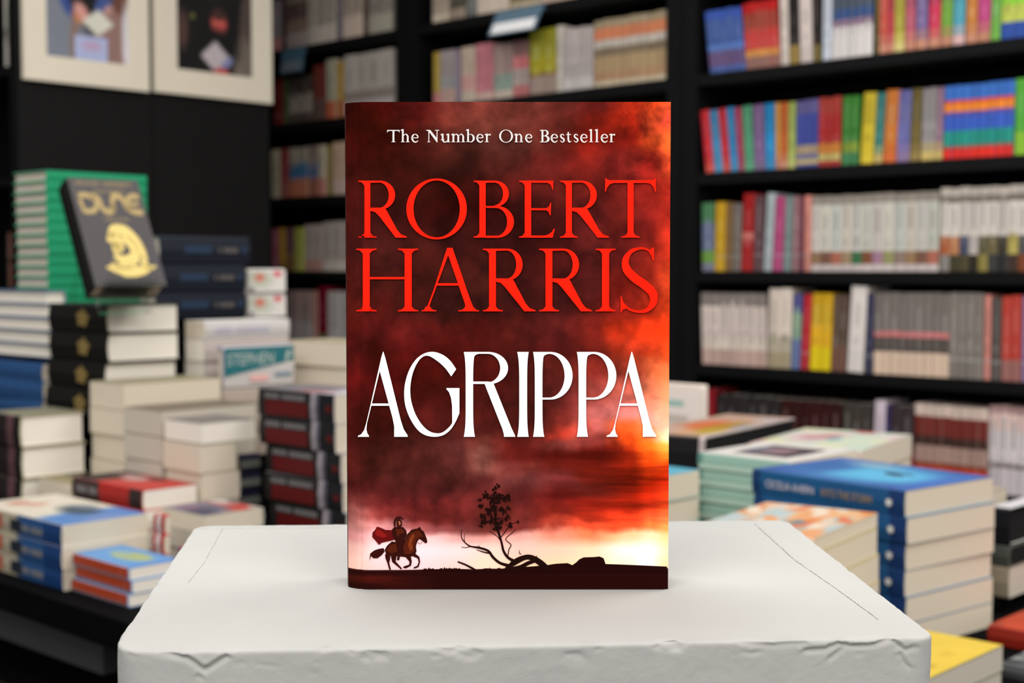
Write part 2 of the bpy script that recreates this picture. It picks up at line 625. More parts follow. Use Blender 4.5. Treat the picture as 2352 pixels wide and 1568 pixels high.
KS = 0.82
shelf_row(0.99, 750, [
    (1613, 1762, 7, .235, -2, 'cream comic with printed foot', [(.22, (180, 152, 142)), (.42, (205, 192, 180)), (.48, (190, 170, 172)), (.82, (205, 190, 182)), (1, (125, 115, 110))], 'comic_book'),
    (1764, 1815, 2, .252, 1, 'tall cream comic', [(.2, (150, 138, 112)), (.4, (175, 165, 145)), (1, (208, 194, 182))], 'comic_book'),
    (1816, 1836, 1, .235, 2, 'slate-blue paperback', [(.4, (95, 110, 150)), (.75, (130, 155, 130)), (1, (75, 75, 125))]),
    (1838, 1856, 1, .235, 3, 'red paperback by the yellow pair', (175, 40, 50)),
    (1858, 1906, 2, .24, 2, 'golden yellow paperback', [(.3, (215, 190, 30)), (.6, (220, 170, 40)), (1, (190, 150, 30))]),
    (1908, 1942, 2, .235, 2, 'dark brown paperback', [(.35, (105, 75, 65)), (1, (88, 72, 62))]),
    (1946, 1982, 1, .262, 3, 'tall thick white book', (212, 202, 197)),
    (1984, 2000, 1, .24, 1, 'navy paperback', (52, 52, 76)),
    (2003, 2176, 9, .245, 0, 'grey comic with pink dot and pictured foot', [(.28, (200, 175, 155)), (.46, (80, 72, 68)), (.53, (190, 115, 115)), (1, (110, 102, 98))], 'comic_book'),
    (2180, 2258, 4, .245, 0, 'plain grey comic', (118, 110, 104), 'comic_book'),
    (2260, 2274, 1, .24, 0, 'thin pink comic', (195, 125, 115), 'comic_book'),
    (2276, 2298, 1, .235, 0, 'charcoal comic', (80, 74, 70), 'comic_book'),
    (2300, 2345, 2, .24, 0, 'brick-red comic', [(.25, (140, 95, 90)), (1, (168, 60, 50))], 'comic_book'),
    (2347, 2410, 3, .24, 0, 'purple-grey comic', (122, 102, 138), 'comic_book'),
], RC, 'fourth shelf', (-2.727, -1.461), .235)

shelf_row(0.67, 990, [
    (1622, 1640, 1, .24, 0, 'dull red comic', (125, 20, 28), 'comic_book'),
    (1644, 1790, 6, .225, 0, 'black-grey comic', (42, 38, 38), 'comic_book'),
    (1792, 1930, 6, .225, 0, 'dark maroon comic', (50, 20, 20), 'comic_book'),
    (1934, 2000, 3, .225, 0, 'dark striped comic', [(.5, (95, 86, 78)), (1, (60, 54, 50))], 'comic_book'),
    (2003, 2028, 1, .24, 2, 'lilac-white comic', (190, 175, 185), 'comic_book'),
    (2030, 2042, 1, .23, 1, 'narrow navy comic', (45, 35, 75), 'comic_book'),
    (2044, 2095, 2, .23, 0, 'charcoal comic with red foot', [(.4, (150, 75, 75)), (.6, (90, 60, 60)), (1, (55, 45, 48))], 'comic_book'),
    (2100, 2268, 8, .24, 0, 'dark red comic with white band', [(.25, (172, 60, 35)), (.3, (120, 60, 45)), (.5, (150, 122, 112)), (.62, (60, 40, 35)), (.86, (105, 42, 36)), (1, (190, 170, 160))], 'comic_book'),
    (2271, 2410, 6, .25, 0, 'pale lilac-white comic', [(.3, (178, 168, 172)), (.36, (110, 98, 98)), (.72, (196, 187, 188)), (.92, (205, 178, 172)), (1, (150, 120, 118))], 'comic_book'),
], RC, 'fifth shelf', (-2.727, -1.461), .235)

MC = 'middle bookcase'
bg = [(.15, (200, 185, 165)), (.5, (165, 150, 135)), (1, (150, 130, 115))]
KS = 0.85
shelf_row(2.26, 25, [
    (992, 1030, 2, .21, 0, 'beige paperback', bg),
    (1032, 1068, 2, .21, 0, 'dark grey-green paperback', [(.2, (150, 135, 120)), (1, (75, 72, 62))]),
    (1070, 1092, 1, .21, 0, 'grey-teal paperback', (110, 112, 108)),
    (1094, 1168, 3, .21, 0, 'cream paperback with orange edge', [(.4, (205, 190, 175)), (1, (190, 130, 90))]),
    (1170, 1240, 3, .21, 0, 'olive-brown paperback', [(.1, (190, 175, 150)), (1, (125, 108, 82))]),
    (1242, 1330, 3, .21, 0, 'dusty pink paperback', [(.15, (195, 170, 155)), (1, (170, 120, 110))]),
    (1332, 1525, 6, .21, 0, 'tan paperback', (150, 125, 105)),
], MC, 'top shelf', (-4.077, -2.853))
shelf_row(1.938, 140, [
    (994, 1009, 1, .21, 0, 'ochre paperback', [(.25, (185, 120, 120)), (1, (165, 140, 60))]),
    (1010, 1044, 2, .21, 0, 'light grey paperback', [(.3, (180, 150, 140)), (.5, (150, 150, 150)), (1, (155, 145, 145))]),
    (1045, 1057, 1, .21, 0, 'violet-grey paperback', (130, 115, 130)),
    (1059, 1090, 2, .212, 0, 'beige-pink paperback', [(.2, (190, 175, 160)), (.5, (195, 150, 145)), (1, (185, 165, 148))]),
    (1092, 1130, 2, .215, 0, 'rose-pink paperback', [(.15, (195, 165, 155)), (1, (190, 120, 128))]),
    (1132, 1176, 2, .205, 0, 'grey-pink paperback', [(.15, (190, 175, 160)), (.45, (135, 150, 140)), (1, (160, 135, 130))]),
    (1178, 1212, 2, .205, 0, 'mauve-brown paperback', [(.2, (180, 110, 110)), (.5, (165, 150, 145)), (.7, (195, 105, 110)), (1, (125, 95, 92))]),
    (1215, 1276, 2, .235, 0, 'olive-yellow paperback with brown foot', [(.28, (155, 135, 125)), (.34, (130, 100, 60)), (.6, (162, 152, 40)), (1, (142, 138, 42))]),
    (1278, 1292, 1, .235, 0, 'slim white paperback', (190, 182, 172)),
    (1294, 1360, 4, .22, 0, 'pale grey-pink paperback', [(.2, (185, 178, 175)), (.45, (172, 162, 160)), (1, (178, 166, 164))]),
    (1363, 1528, 8, .232, 0, 'beige comic with orange head band', [(.08, (190, 175, 150)), (.22, (165, 130, 100)), (.45, (165, 140, 105)), (.58, (120, 105, 85)), (.7, (185, 175, 165)), (.88, (195, 120, 85)), (1, (150, 135, 110))], 'comic_book'),
], MC, 'bright-sign shelf', (-4.077, -2.853))

for z, py, sh, cols in ((1.617, 400, 'third shelf', ('dull teal', (80, 125, 125), 'ivory', (190, 180, 160), 'brick', (150, 75, 60), 'slate', (90, 98, 110))),
                        (1.296, 600, 'fourth shelf', ('sand', (180, 160, 130), 'wine', (110, 40, 50), 'fog-grey', (150, 148, 146), 'moss', (95, 110, 70))),
                        (0.99, 800, 'fifth shelf', ('ash-white', (190, 184, 178), 'ink-blue', (55, 65, 100), 'clay', (165, 110, 80), 'plum', (95, 60, 85)))):
    shelf_row(z, py, [(1000 + 132 * i, 1125 + 132 * i, 3, .215 + .005 * (i % 3), 0, cols[2 * i] + ' paperback behind the red novel', fb(cols[2 * i + 1], (170, 150, 135))) for i in range(4)], MC, sh, (-4.077, -2.853))
LC = 'left bookcase'
shelf_row(2.26, 60, [
    (622, 645, 1, .22, 0, 'grey-mauve hardback', [(.25, (190, 130, 125)), (1, (140, 130, 130))]),
    (646, 656, 1, .22, 0, 'thin dark plum hardback', (70, 50, 55)),
    (657, 704, 2, .225, 0, 'taupe hardback with dark disc', [(.3, (165, 150, 145)), (.55, (130, 105, 90)), (.85, (85, 65, 62)), (1, (125, 112, 100))]),
    (706, 770, 3, .225, 0, 'cream hardback', [(.35, (198, 186, 174)), (1, (165, 155, 142))]),
    (771, 785, 1, .22, 0, 'grey-violet hardback', (112, 102, 110)),
    (786, 832, 2, .225, 0, 'sand hardback', [(.4, (205, 185, 168)), (1, (165, 148, 135))]),
    (833, 845, 1, .22, 0, 'chocolate hardback', (85, 65, 58)),
    (846, 900, 2, .225, 0, 'stone-coloured hardback', [(.35, (160, 155, 140)), (1, (125, 118, 110))]),
], LC, 'top shelf', (-5.459, -4.203))
shelf_row(1.938, 190, [
    (628, 648, 1, .20, 0, 'dark red paperback', (110, 30, 28)),
    (649, 660, 1, .195, 0, 'moss-green paperback', (70, 85, 50)),
    (661, 716, 2, .20, 0, 'black and cream paperback', [(.2, (90, 78, 72)), (.62, (150, 138, 128)), (1, (65, 56, 50))]),
    (718, 745, 1, .235, 0, 'dark brick-red paperback', [(.4, (95, 75, 70)), (1, (105, 45, 36))]),
    (749, 770, 1, .25, 0, 'pale sage paperback', [(.3, (170, 90, 60)), (1, (165, 160, 140))]),
    (771, 789, 1, .235, 0, 'amber paperback', [(.3, (170, 100, 60)), (1, (170, 135, 70))]),
    (791, 902, 4, .252, 0, 'light grey hardback', [(.25, (165, 155, 155)), (.4, (130, 118, 110)), (1, (168, 160, 152))]),
], LC, 'small-sign shelf', (-5.459, -4.203))
shelf_row(1.617, 380, [
    (622, 642, 1, .215, 0, 'cream paperback', (190, 178, 150)),
    (643, 662, 1, .215, 0, 'raspberry paperback', [(.3, (160, 95, 85)), (1, (150, 65, 68))]),
    (663, 705, 2, .215, 0, 'terracotta and blue paperback', [(.38, (180, 110, 82)), (.66, (62, 105, 145)), (1, (160, 150, 135))]),
    (706, 730, 1, .215, 0, 'grey-brown paperback', [(.38, (150, 95, 80)), (.66, (75, 95, 135)), (1, (130, 115, 105))]),
    (731, 748, 1, .215, 0, 'ivory paperback', [(.35, (190, 125, 115)), (1, (185, 172, 150))]),
    (749, 762, 1, .215, 0, 'olive-gold paperback', (120, 105, 50)),
    (763, 830, 3, .22, 0, 'shell-pink paperback', [(.3, (190, 165, 155)), (1, (180, 150, 130))]),
], LC, 'third shelf', (-5.459, -4.203))
shelf_row(1.296, 560, [
    (622, 638, 1, .19, 0, 'plum-pink paperback', (165, 90, 110)),
    (639, 654, 1, .19, 0, 'gold paperback', [(.2, (150, 110, 60)), (1, (190, 145, 55))]),
    (655, 675, 1, .19, 0, 'dark purple paperback', [(.4, (130, 95, 65)), (1, (105, 70, 78))]),
    (676, 696, 1, .19, 0, 'lime-green paperback', (160, 165, 75)),
    (697, 740, 2, .2, 0, 'pale rose paperback', [(.25, (185, 140, 130)), (1, (170, 155, 148))]),
    (741, 830, 4, .21, 0, 'pearl-grey paperback', [(.2, (190, 180, 170)), (1, (160, 148, 142))]),
], LC, 'fourth shelf', (-5.459, -4.203))
shelf_row(0.99, 720, [
    (660, 715, 2, .22, 0, 'pinkish-white hardback', [(.4, (172, 162, 160)), (1, (165, 140, 135))]),
    (716, 727, 1, .22, 0, 'coral-tinted hardback', (180, 130, 118)),
    (729, 750, 1, .24, 0, 'deep crimson hardback', [(.15, (95, 105, 70)), (1, (110, 12, 38))]),
    (752, 840, 3, .22, 0, 'off-white hardback', (172, 165, 162)),
], LC, 'fifth shelf', (-5.459, -4.203))


# signs clipped to shelf edges
def shelf_sign(px, py, wd, z, tilt, label, card):
    u = wall_u(px, py, WALL_V - 0.03)
    root = empty('shelf_sign', U * u + V * (WALL_V - 0.017) + Vector((0, 0, z - 0.018)), (0, 0, TH))
    tag(root, label, 'sign')
    m_ = MB()
    m_.box(-wd / 2, wd / 2, -0.004, -0.001, -0.012, 0.012)
    bevel(m_.build('clip_rail', M_SIGN, root), 0.001)
    m_ = MB()
    m_.box(-wd / 2, wd / 2, -0.0015, 0.0015, -0.105, 0)
    p = bevel(m_.build('plate', M_SIGN, root), 0.001)
    p.location = (0, -0.006, 0.010)
    p.rotation_euler.x = R(tilt)
    m_ = MB()
    m_.box(-wd / 2 + .012, wd / 2 - .012, -0.0028, -0.0016, -0.1, -0.055)
    m_.build('card_glare_strip', card, p)  # painted glare on the large sign, grey card on the small one


shelf_sign(1192, 60, 0.235, 2.26, -28, 'tilted blue shelf sign with painted white glare strip above the olive-yellow paperbacks', M_SIGNGLARE)
shelf_sign(672, 125, 0.155, 2.26, -8, 'small dull blue shelf sign beside the framed photographs', flat_mat('dull_sign_card', (120, 132, 142)))

# ------------------------------------------------------------------ black display column with the framed photographs
PU = -4.38


def panel_v(px, py):
    d = ray(px, py)
    t = PU / d.dot(U)
    return (d * t).dot(V), CAM_Z + d.z * t


pv0, _ = panel_v(44, 400)
pv1, _ = panel_v(620, 400)
root = empty('display_column', U * (PU - 0.5) + V * ((pv0 + pv1) / 2), (0, 0, TH))
tag(root, 'tall black display column carrying two framed photographs', 'display column')
hv = (pv1 - pv0) / 2
for k in range(2):
    m_ = MB()
    a = -hv + hv * k
    m_.box(0.48, 0.5, a + 0.002, a + hv - 0.002, 0, 3.0)
    bevel(m_.build('face_panel', M_PANEL, root), 0.002)
m_ = MB()
m_.box(-1.0, 0.48, hv - 0.02, hv, 0, 3.0)
m_.build('rear_panel', M_BLACK, root)
m_ = MB()
m_.box(-1.0, 0.44, -hv + 0.26, -hv + 0.28, 0, 3.0)
m_.build('inner_panel', M_BLACK, root)
m_ = MB()
m_.box(0.44, 0.48, -hv, -hv + 0.28, 0, 3.0)
m_.build('edge_post', M_BLACK, root)
for z in (0.5, 0.87, 1.24, 1.61, 1.98, 2.35):
    m_ = MB()
    m_.box(-1.0, 0.44, -hv + 0.005, -hv + 0.26, z - 0.03, z)
    m_.build('shelf_board', M_BLACK, root)
# books in the column's dark side shelves
colv = (pv0 + pv1) / 2 - hv
for (z, du, h, c, ds) in ((1.24, .475, .19, (150, 85, 65), 'rust paperback at the end of the dark side shelf'),
                          (1.24, .455, .19, (120, 60, 50), 'brown paperback second along the dark side shelf'),
                          (1.24, .435, .185, (90, 70, 60), 'taupe paperback third along the dark side shelf'),
                          (1.98, .472, .24, (190, 185, 175), 'whitish book on the high dark side shelf beside the photographs')):
    wd = .018 if z < 1.5 else .05
    me = spine_book('paperback_book', wd, h, .14, [(.4, c), (.55, tuple(int(q * .7) for q in c)), (1, c)], int(du * 1000))
    o = link('paperback_book', me)
    tag(o, ds, 'book')
    o.matrix_world = Matrix.Translation(U * (PU - 0.5 + du - (.06 if z < 1.5 else .075)) + V * (colv + .02) + Vector((0, 0, z + .0003))) @ Matrix.Rotation(TH, 4, 'Z')


def framed_photo(pxa, pxb, pya, pyb, ipa, ipb, ipya, ipyb, img, label):
    va, za = panel_v(pxa, pya)
    vb, zb = panel_v(pxb, pyb)
    zb_ = (za + zb) / 2
    ia, iza = panel_v(ipa, ipya)
    ib, izb = panel_v(ipb, ipyb)
    H = 0.78
    root = empty('framed_photograph', U * (PU + 0.001) + V * ((va + vb) / 2) + Vector((0, 0, zb_)), (0, 0, TH + math.pi / 2))
    tag(root, label, 'picture', 'framed photographs on the black column')
    hw = (vb - va) / 2
    mid = (va + vb) / 2
    x0, x1 = ia - mid, ib - mid
    z0 = (iza + izb) / 2 - zb_
    z1 = H - z0
    m_ = MB()                       # cream mount as four borders round the print, sloping inward
    for q in (((-hw, 0), (hw, 0), (x1, z0), (x0, z0)), ((hw, 0), (hw, H), (x1, z1), (x1, z0)), ((hw, H), (-hw, H), (x0, z1), (x1, z1)), ((-hw, H), (-hw, 0), (x0, z0), (x0, z1))):
        m_.face([(q[0][0], -.018, q[0][1]), (q[1][0], -.018, q[1][1]), (q[2][0], -.016, q[2][1]), (q[3][0], -.016, q[3][1])])
    m_.build('mount_board', M_MOUNT, root)
    m_ = MB()
    m_.box(-hw, hw, -.0155, 0, 0, H)
    m_.build('backing_board', M_MOUNT, root)
    link('photograph', print_mesh('photograph', img, 0.66, lambda a, b: (x0 + (x1 - x0) * a, -.0158, z0 + (z1 - z0) * b), M_MATT), root)


M_MOUNT = mat('cream_mount_board', color=lin((212, 202, 184), 0.80), rough=0.8, spec=0.1, vary=0.03, bscale=40)
imgA = picture(30, 60, (108, 112, 122), [
    ('e', .62, .55, .34, .42, 0, (40, 38, 42), .1), ('e', .28, .34, .16, .10, -30, (52, 70, 125), .2), ('e', .48, .33, .2, .1, 0, (28, 26, 26), .2), ('e', .70, .30, .12, .08, 10, (60, 75, 125), .2),
    ('e', .42, .26, .1, .05, -20, (190, 135, 125), .3), ('e', .76, .27, .09, .05, 10, (185, 140, 130), .3), ('e', .92, .33, .12, .14, 0, (95, 62, 52), .2),
    ('e', .82, .12, .26, .17, 0, (128, 100, 95), .15), ('e', .33, .1, .05, .14, 0, (120, 98, 90), .3),
    ('r', .35, 0, .74, .125, (150, 158, 190)), ('e', .54, .08, .12, .025, 0, (165, 140, 165), .5),
    ('d', .62, .215, .20, .075, (190, 188, 175)), ('e', .36, .225, .06, .02, -30, (165, 105, 65), .4), ('e', .98, .15, .06, .2, 0, (190, 185, 190), .3)], .05, 3)
imgB = picture(30, 60, (24, 23, 23), [
    ('e', .5, .75, .3, .3, 0, (30, 28, 28), .2), ('e', .07, .24, .07, .12, 0, (70, 50, 46), .3), ('e', .95, .25, .12, .3, 0, (72, 60, 56), .2), ('e', .9, .05, .16, .18, 0, (98, 88, 80), .25),
    ('e', .55, .30, .1, .07, 0, (185, 80, 75), .25), ('e', .55, .36, .09, .04, 0, (60, 40, 36), .3), ('e', .5, .15, .3, .12, 0, (22, 22, 22), .3),
    ('d', .5, .10, .20, .10, (165, 155, 158)), ('e', .66, .07, .08, .03, 20, (110, 115, 150), .3), ('e', .58, .01, .1, .025, 0, (165, 60, 60), .3), ('e', .2, .33, .03, .02, 0, (90, 85, 50), .4)], .05, 5)
framed_photo(50, 337, 185, 209, 102, 290, 132, 147, imgA, 'framed photograph of people with a pale paper, on the pillar farther from the bookcase')
framed_photo(350, 619, 217, 234, 402, 573, 163, 175, imgB, 'framed photograph of a dark-suited person with a white card, nearer the bookcase')

# ------------------------------------------------------------------ display table
TZ = 0.80
tu0, tu1, tv0, tv1 = -3.5, -0.28, 1.04, 2.62
tc_u, tc_v = (tu0 + tu1) / 2, (tv0 + tv1) / 2
root = empty('display_table', U * tc_u + V * tc_v, (0, 0, TH))
tag(root, 'long black display table covered with stacks of books', 'table')
a, b = (tu1 - tu0) / 2, (tv1 - tv0) / 2
m_ = MB()
m_.box(-a, a, -b, b, TZ - 0.045, TZ)
bevel(m_.build('table_top', M_TABLE, root), 0.004)
for sx in (-1, 1):
    for sy in (-1, 1):
        m_ = MB()
        m_.box(sx * (a - .06) - .035, sx * (a - .06) + .035, sy * (b - .06) - .035, sy * (b - .06) + .035, 0, TZ - 0.045)
        bevel(m_.build('leg', M_TABLE, root), 0.003)
m_ = MB()
m_.box(-a + .1, a - .1, -b + .06, b - .06, 0.60, 0.63)
m_.build('lower_shelf', M_TABLE, root)
m_ = MB()
m_.box(-a + .1, a - .1, -b + .05, -b + .07, TZ - 0.065, TZ - 0.045)
m_.build('apron', M_TABLE, root)


def under_box(u_, v_, sx, sy, sz, label):
    root_ = empty('storage_box', U * u_ + V * v_ + Vector((0, 0, .6305)), (0, 0, TH + R(1)))
    tag(root_, label, 'box')
    m1 = MB()
    m1.box(-sx / 2, sx / 2, -sy / 2, sy / 2, 0, sz - .02)
    bevel(m1.build('body', M_DKBOX, root_), 0.006)
    m1 = MB()
    m1.box(-sx / 2 - .004, sx / 2 + .004, -sy / 2 - .004, sy / 2 + .004, sz - .02, sz)
    bevel(m1.build('lid', M_DKBOX, root_), 0.005)


under_box(-2.34, 1.33, .56, .3, .098, 'charcoal carton in the dark under the table near its front edge')

# ------------------------------------------------------------------ books that lie in stacks
HALF = math.pi / 2
SPIN = {'left': 0.0, 'right': HALF, 'back': math.pi, 'far': -HALF}


def lying_book(name, S, W, T, spine, top=None, pages=None, hard=False, bulge=0.0015, edge=None, k_spine=KSP):
    """closed book on its back cover: local x along the spine (-S..0), y from spine to fore-edge, z up"""
    root_ = empty(name)
    c = 0.0026 if hard else 0.0009
    o = 0.0035 if hard else 0.0004
    top = top or spine[-1][1]
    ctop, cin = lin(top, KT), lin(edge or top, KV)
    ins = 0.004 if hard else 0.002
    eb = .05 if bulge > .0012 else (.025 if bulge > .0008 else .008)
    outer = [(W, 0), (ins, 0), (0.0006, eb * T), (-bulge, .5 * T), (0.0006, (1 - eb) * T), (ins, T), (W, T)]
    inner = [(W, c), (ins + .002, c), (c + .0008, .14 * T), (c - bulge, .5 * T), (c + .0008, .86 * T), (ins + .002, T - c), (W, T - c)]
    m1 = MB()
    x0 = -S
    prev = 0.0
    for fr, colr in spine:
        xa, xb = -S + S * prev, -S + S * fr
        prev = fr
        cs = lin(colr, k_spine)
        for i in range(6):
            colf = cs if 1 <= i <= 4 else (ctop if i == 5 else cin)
            p, q = outer[i], outer[i + 1]
            m1.face([(xa, *p), (xb, *p), (xb, *q), (xa, *q)][::-1], colf)
            p, q = inner[i], inner[i + 1]
            m1.face([(xa, *p), (xb, *p), (xb, *q), (xa, *q)], (.6, .57, .52, 1))
        p, q = outer[0], inner[0]
        m1.face([(xa, *p), (xb, *p), (xb, *q), (xa, *q)], cin)
        p, q = outer[6], inner[6]
        m1.face([(xa, *p), (xb, *p), (xb, *q), (xa, *q)][::-1], cin)
    for xx, rev in ((-S, False), (0.0, True)):
        for i in range(6):
            pts = [(xx, *outer[i]), (xx, *outer[i + 1]), (xx, *inner[i + 1]), (xx, *inner[i])]
            m1.face(pts[::-1] if rev else pts, cin)
    m1.build('cover', M_PRINT, root_)
    m1 = MB()
    m1.box(-S + o, -o, c + .0012, W - o, c, T - c)
    m1.build('page_block', pages or M_PAGE, root_)
    root_['dims'] = (S, W, T)
    return root_


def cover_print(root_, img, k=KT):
    S, W, T = root_['dims']
    ny, nx = img.shape[:2]
    return link('cover_print', print_mesh('cover_print', img, k, lambda a_, b_: (-S + S * (.004 + .992 * a_), .004 + (W - .005) * b_, T + .0003), M_PRINT), root_)


def spine_text(root_, body, x0, x1, z0, z1, material, name='spine_lettering', shear=0.0, bulge=0.0015):
    """lettering on the spine; x0, x1 are fractions along it, z0, z1 fractions of the thickness"""
    S, W, T = root_['dims']
    me = text_mesh(body, T * (z1 - z0) * 1.35, S * (x1 - x0), material, shear)
    o = link(name, me, root_)
    o.rotation_euler = (HALF, 0, 0)
    o.location = (-S + S * x0, -bulge - 0.0006, T * z0)
    return o


def spine_marks(root_, words_, x0, x1, z0, z1, material, bulge=0.0015):
    """print too small to read in the photograph: upright strokes grouped as words"""
    S, W, T = root_['dims']
    n = sum(words_) + len(words_) - 1
    st_ = S * (x1 - x0) / n
    m1 = MB()
    k_ = 0
    for wd_ in words_:
        for i in range(wd_):
            xa = -S + S * x0 + st_ * k_
            m1.box(xa, xa + st_ * .62, -bulge - .0006, -bulge, T * z0, T * z1)
            k_ += 1
        k_ += 1
    return m1.build('spine_lettering', material, root_)


def spine_patch(root_, x0, x1, z0, z1, material, name='spine_panel', bulge=0.0015):
    S, W, T = root_['dims']
    m1 = MB()
    m1.box(-S + S * x0, -S + S * x1, -bulge - .0005, -bulge + .0006, T * z0, T * z1)
    return m1.build(name, material, root_)


ORD = ['topmost', 'second down', 'third down', 'fourth down', 'fifth down', 'sixth down', 'seventh down', 'eighth down', 'ninth down', 'tenth down', 'eleventh down', 'twelfth down', 'thirteenth down', 'lowest']


def stack(protos, desc, group, cpx, cpy, Y, side, lpx, rpx, n, rot=0.0, jit=0.003, jrot=1.2, cat='book', riser=True, S=None, W=None, base=None, shifts=None, rname=None):
    """pile n books. The near top corner of the pile is seen at (cpx, cpy), depth Y. `protos` builds the kinds: a function (S, W) -> list of
    (book root, thickness), the first one on top"""
    c = at(cpx, cpy, Y)
    th = TH + R(rot)
    u = Vector((math.cos(th), math.sin(th), 0))
    v = Vector((-math.sin(th), math.cos(th), 0))
    L = reach(c, -u, lpx) if lpx is not None else S
    D = reach(c, v, rpx) if rpx is not None else W
    sp, wd = (L, D) if side in ('left', 'back') else (D, L)
    if S:
        sp = S
    if W:
        wd = W
    kinds = protos(sp, wd)
    order = [kinds[min(i, len(kinds) - 1)] for i in range(n)]
    used = set()
    z = c.z
    rot_all = th + SPIN[side]
    zt = c.z
    for i, (rt, T) in enumerate(order):
        zt -= T + .0004
        if zt < TZ - .012:
            order = order[:max(1, i)]
            break
    tot = sum(T + .0004 for _, T in order)
    if z - tot < TZ or (z - tot < TZ + .014):      # the pile stands on the table
        z = TZ + tot + .0003
    for rt in {id(q[0]): q[0] for q in kinds}.values():
        if not any(rt is q[0] for q in order):
            for ch in list(rt.children_recursive) + [rt]:
                bpy.data.objects.remove(ch)
    for i, (rt, T) in enumerate(order):
        z -= T + 0.0004
        o = rt if rt.name not in used else copy_tree(rt)
        used.add(rt.name)
        rz = rot_all + R(random.uniform(-jrot, jrot)) * (0 if i == 0 else 1)
        sp, wd = rt['dims'][0], rt['dims'][1]
        lc = {'left': (0, 0), 'right': (-sp, 0), 'back': (-sp, wd), 'far': (0, wd)}[side]
        off = Matrix.Rotation(rz, 3, 'Z') @ Vector((lc[0], lc[1], 0))
        du, dv = (0, 0) if i == 0 else (random.uniform(-jit, jit), random.uniform(-jit, jit))
        if shifts and i < len(shifts):
            du, dv = shifts[i]
        o.location = Vector((c.x, c.y, z)) - off + u * du + v * dv
        o.rotation_euler = (0, 0, rz)
        tag(o, '%s, %s in pile' % (desc, ORD[i]), cat, group)
    if riser and z > TZ + 0.004:
        rr = empty('display_riser', Vector((c.x, c.y, TZ + .0004)), (0, 0, th))
        tag(rr, 'black display riser under the %s' % group, 'riser')
        m1 = MB()
        m1.box(-L + .012, -.012, .012, D - .012, 0, z - TZ - .0008)
        bevel(m1.build('riser_body', M_TABLE, rr), .003)
        m1 = MB()
        m1.box(-L + .008, -.008, .008, D - .008, 0, min(.01, (z - TZ) * .3))
        bevel(m1.build('riser_base', M_TABLE, rr), .002)
    return c, u, v, L, D


def P(name, T, spine, **kw):
    def mk(S, W):
        return [(lying_book(name, S, W, T, spine, **kw), T)]
    return mk


M_FOIL = mat('dull_gold_foil', color=lin((176, 152, 98), 1.25), rough=0.45, spec=0.3, vary=0.2, bscale=60)
T_ORANGE = flat_mat('red_orange_ink', (165, 80, 60))
T_DARK = flat_mat('blue_black_ink', (28, 34, 44))
T_GREYTXT = flat_mat('grey_ink', (120, 118, 118))
T_WHITE = flat_mat('white_ink', (205, 205, 200))
T_PALE = flat_mat('pale_blue_ink', (172, 186, 200))
T_GOLD = flat_mat('dull_gold_ink', (160, 130, 78))
T_RED = flat_mat('deep_red_ink', (82, 8, 10))
T_PURP = flat_mat('lilac_ink', (168, 165, 182))
T_BLUE = flat_mat('steel_blue_ink', (36, 54, 76))
T_NAVYT = flat_mat('taupe_ink', (104, 98, 94))
T_STEEL = flat_mat('pale_grey_ink', (205, 200, 208))


# -- front of the table, from the near edge back
def p_science(S, W):
    T = .0338
    out = []
    for k in range(3):
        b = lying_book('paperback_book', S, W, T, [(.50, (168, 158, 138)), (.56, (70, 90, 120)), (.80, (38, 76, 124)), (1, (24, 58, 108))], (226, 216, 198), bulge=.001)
        spine_patch(b, .06, .34, .18, .84, T_ORANGE, bulge=.001)
        p = spine_patch(b, .44, .56, .2, .75, T_DARK, 'spine_emblem', bulge=.0012)
        spine_marks(b, (4, 6), .57, .8, .3, .6, T_GREYTXT, bulge=.001)
        if k == 0:
            cover_print(b, picture(50, 30, (228, 218, 200), [
                ('r', .8, 0, 1, 1, (88, 140, 205)), ('e', .78, .5, .12, .7, 0, (88, 138, 202), .3), ('e', .16, .35, .05, .12, 0, (205, 120, 100), .5), ('e', .28, .45, .04, .12, 0, (210, 130, 110), .5),
                ('e', .62, .6, .16, .2, 20, (70, 85, 100), .4), ('e', .56, .75, .08, .1, 0, (130, 140, 150), .5), ('e', .9, .55, .06, .3, 0, (125, 145, 195), .5)], .04, 9))
        out.append((b, T))
    return out


stack(p_science, 'white and blue science paperback with red spine block', 'science paperbacks at the table edge', 142, 1190, 2.15, 'left', -60, 340, 3, jrot=.3)


def p_orange(S, W):
    T = .0192
    out = []
    for k in range(3):
        b = lying_book('paperback_book', S, W, T, [(1, (150, 150, 168))], (104, 160, 215), bulge=.001, pages=M_PAGEW)
        spine_patch(b, .02, .99, .22, .98, RUST, bulge=.001)
        spine_marks(b, (2,), .86, .93, .35, .7, T_ORANGE, bulge=.0014)
        if k == 0:
            cover_print(b, picture(40, 34, (104, 160, 218), [('e', .55, .55, .3, .26, 10, (176, 186, 130), .18), ('e', .35, .6, .14, .12, 0, (150, 175, 175), .4), ('r', .9, 0, 1, 1, (96, 150, 222))], .03, 4))
        out.append((b, T))
    return out


RUST = flat_mat('rust_ink', (142, 52, 26), .78)
stack(p_orange, 'small rust-spined paperback with light blue cover', 'rust-spined paperbacks', 296, 1311, 2.045, 'left', 167, 414, 3, jrot=.4)


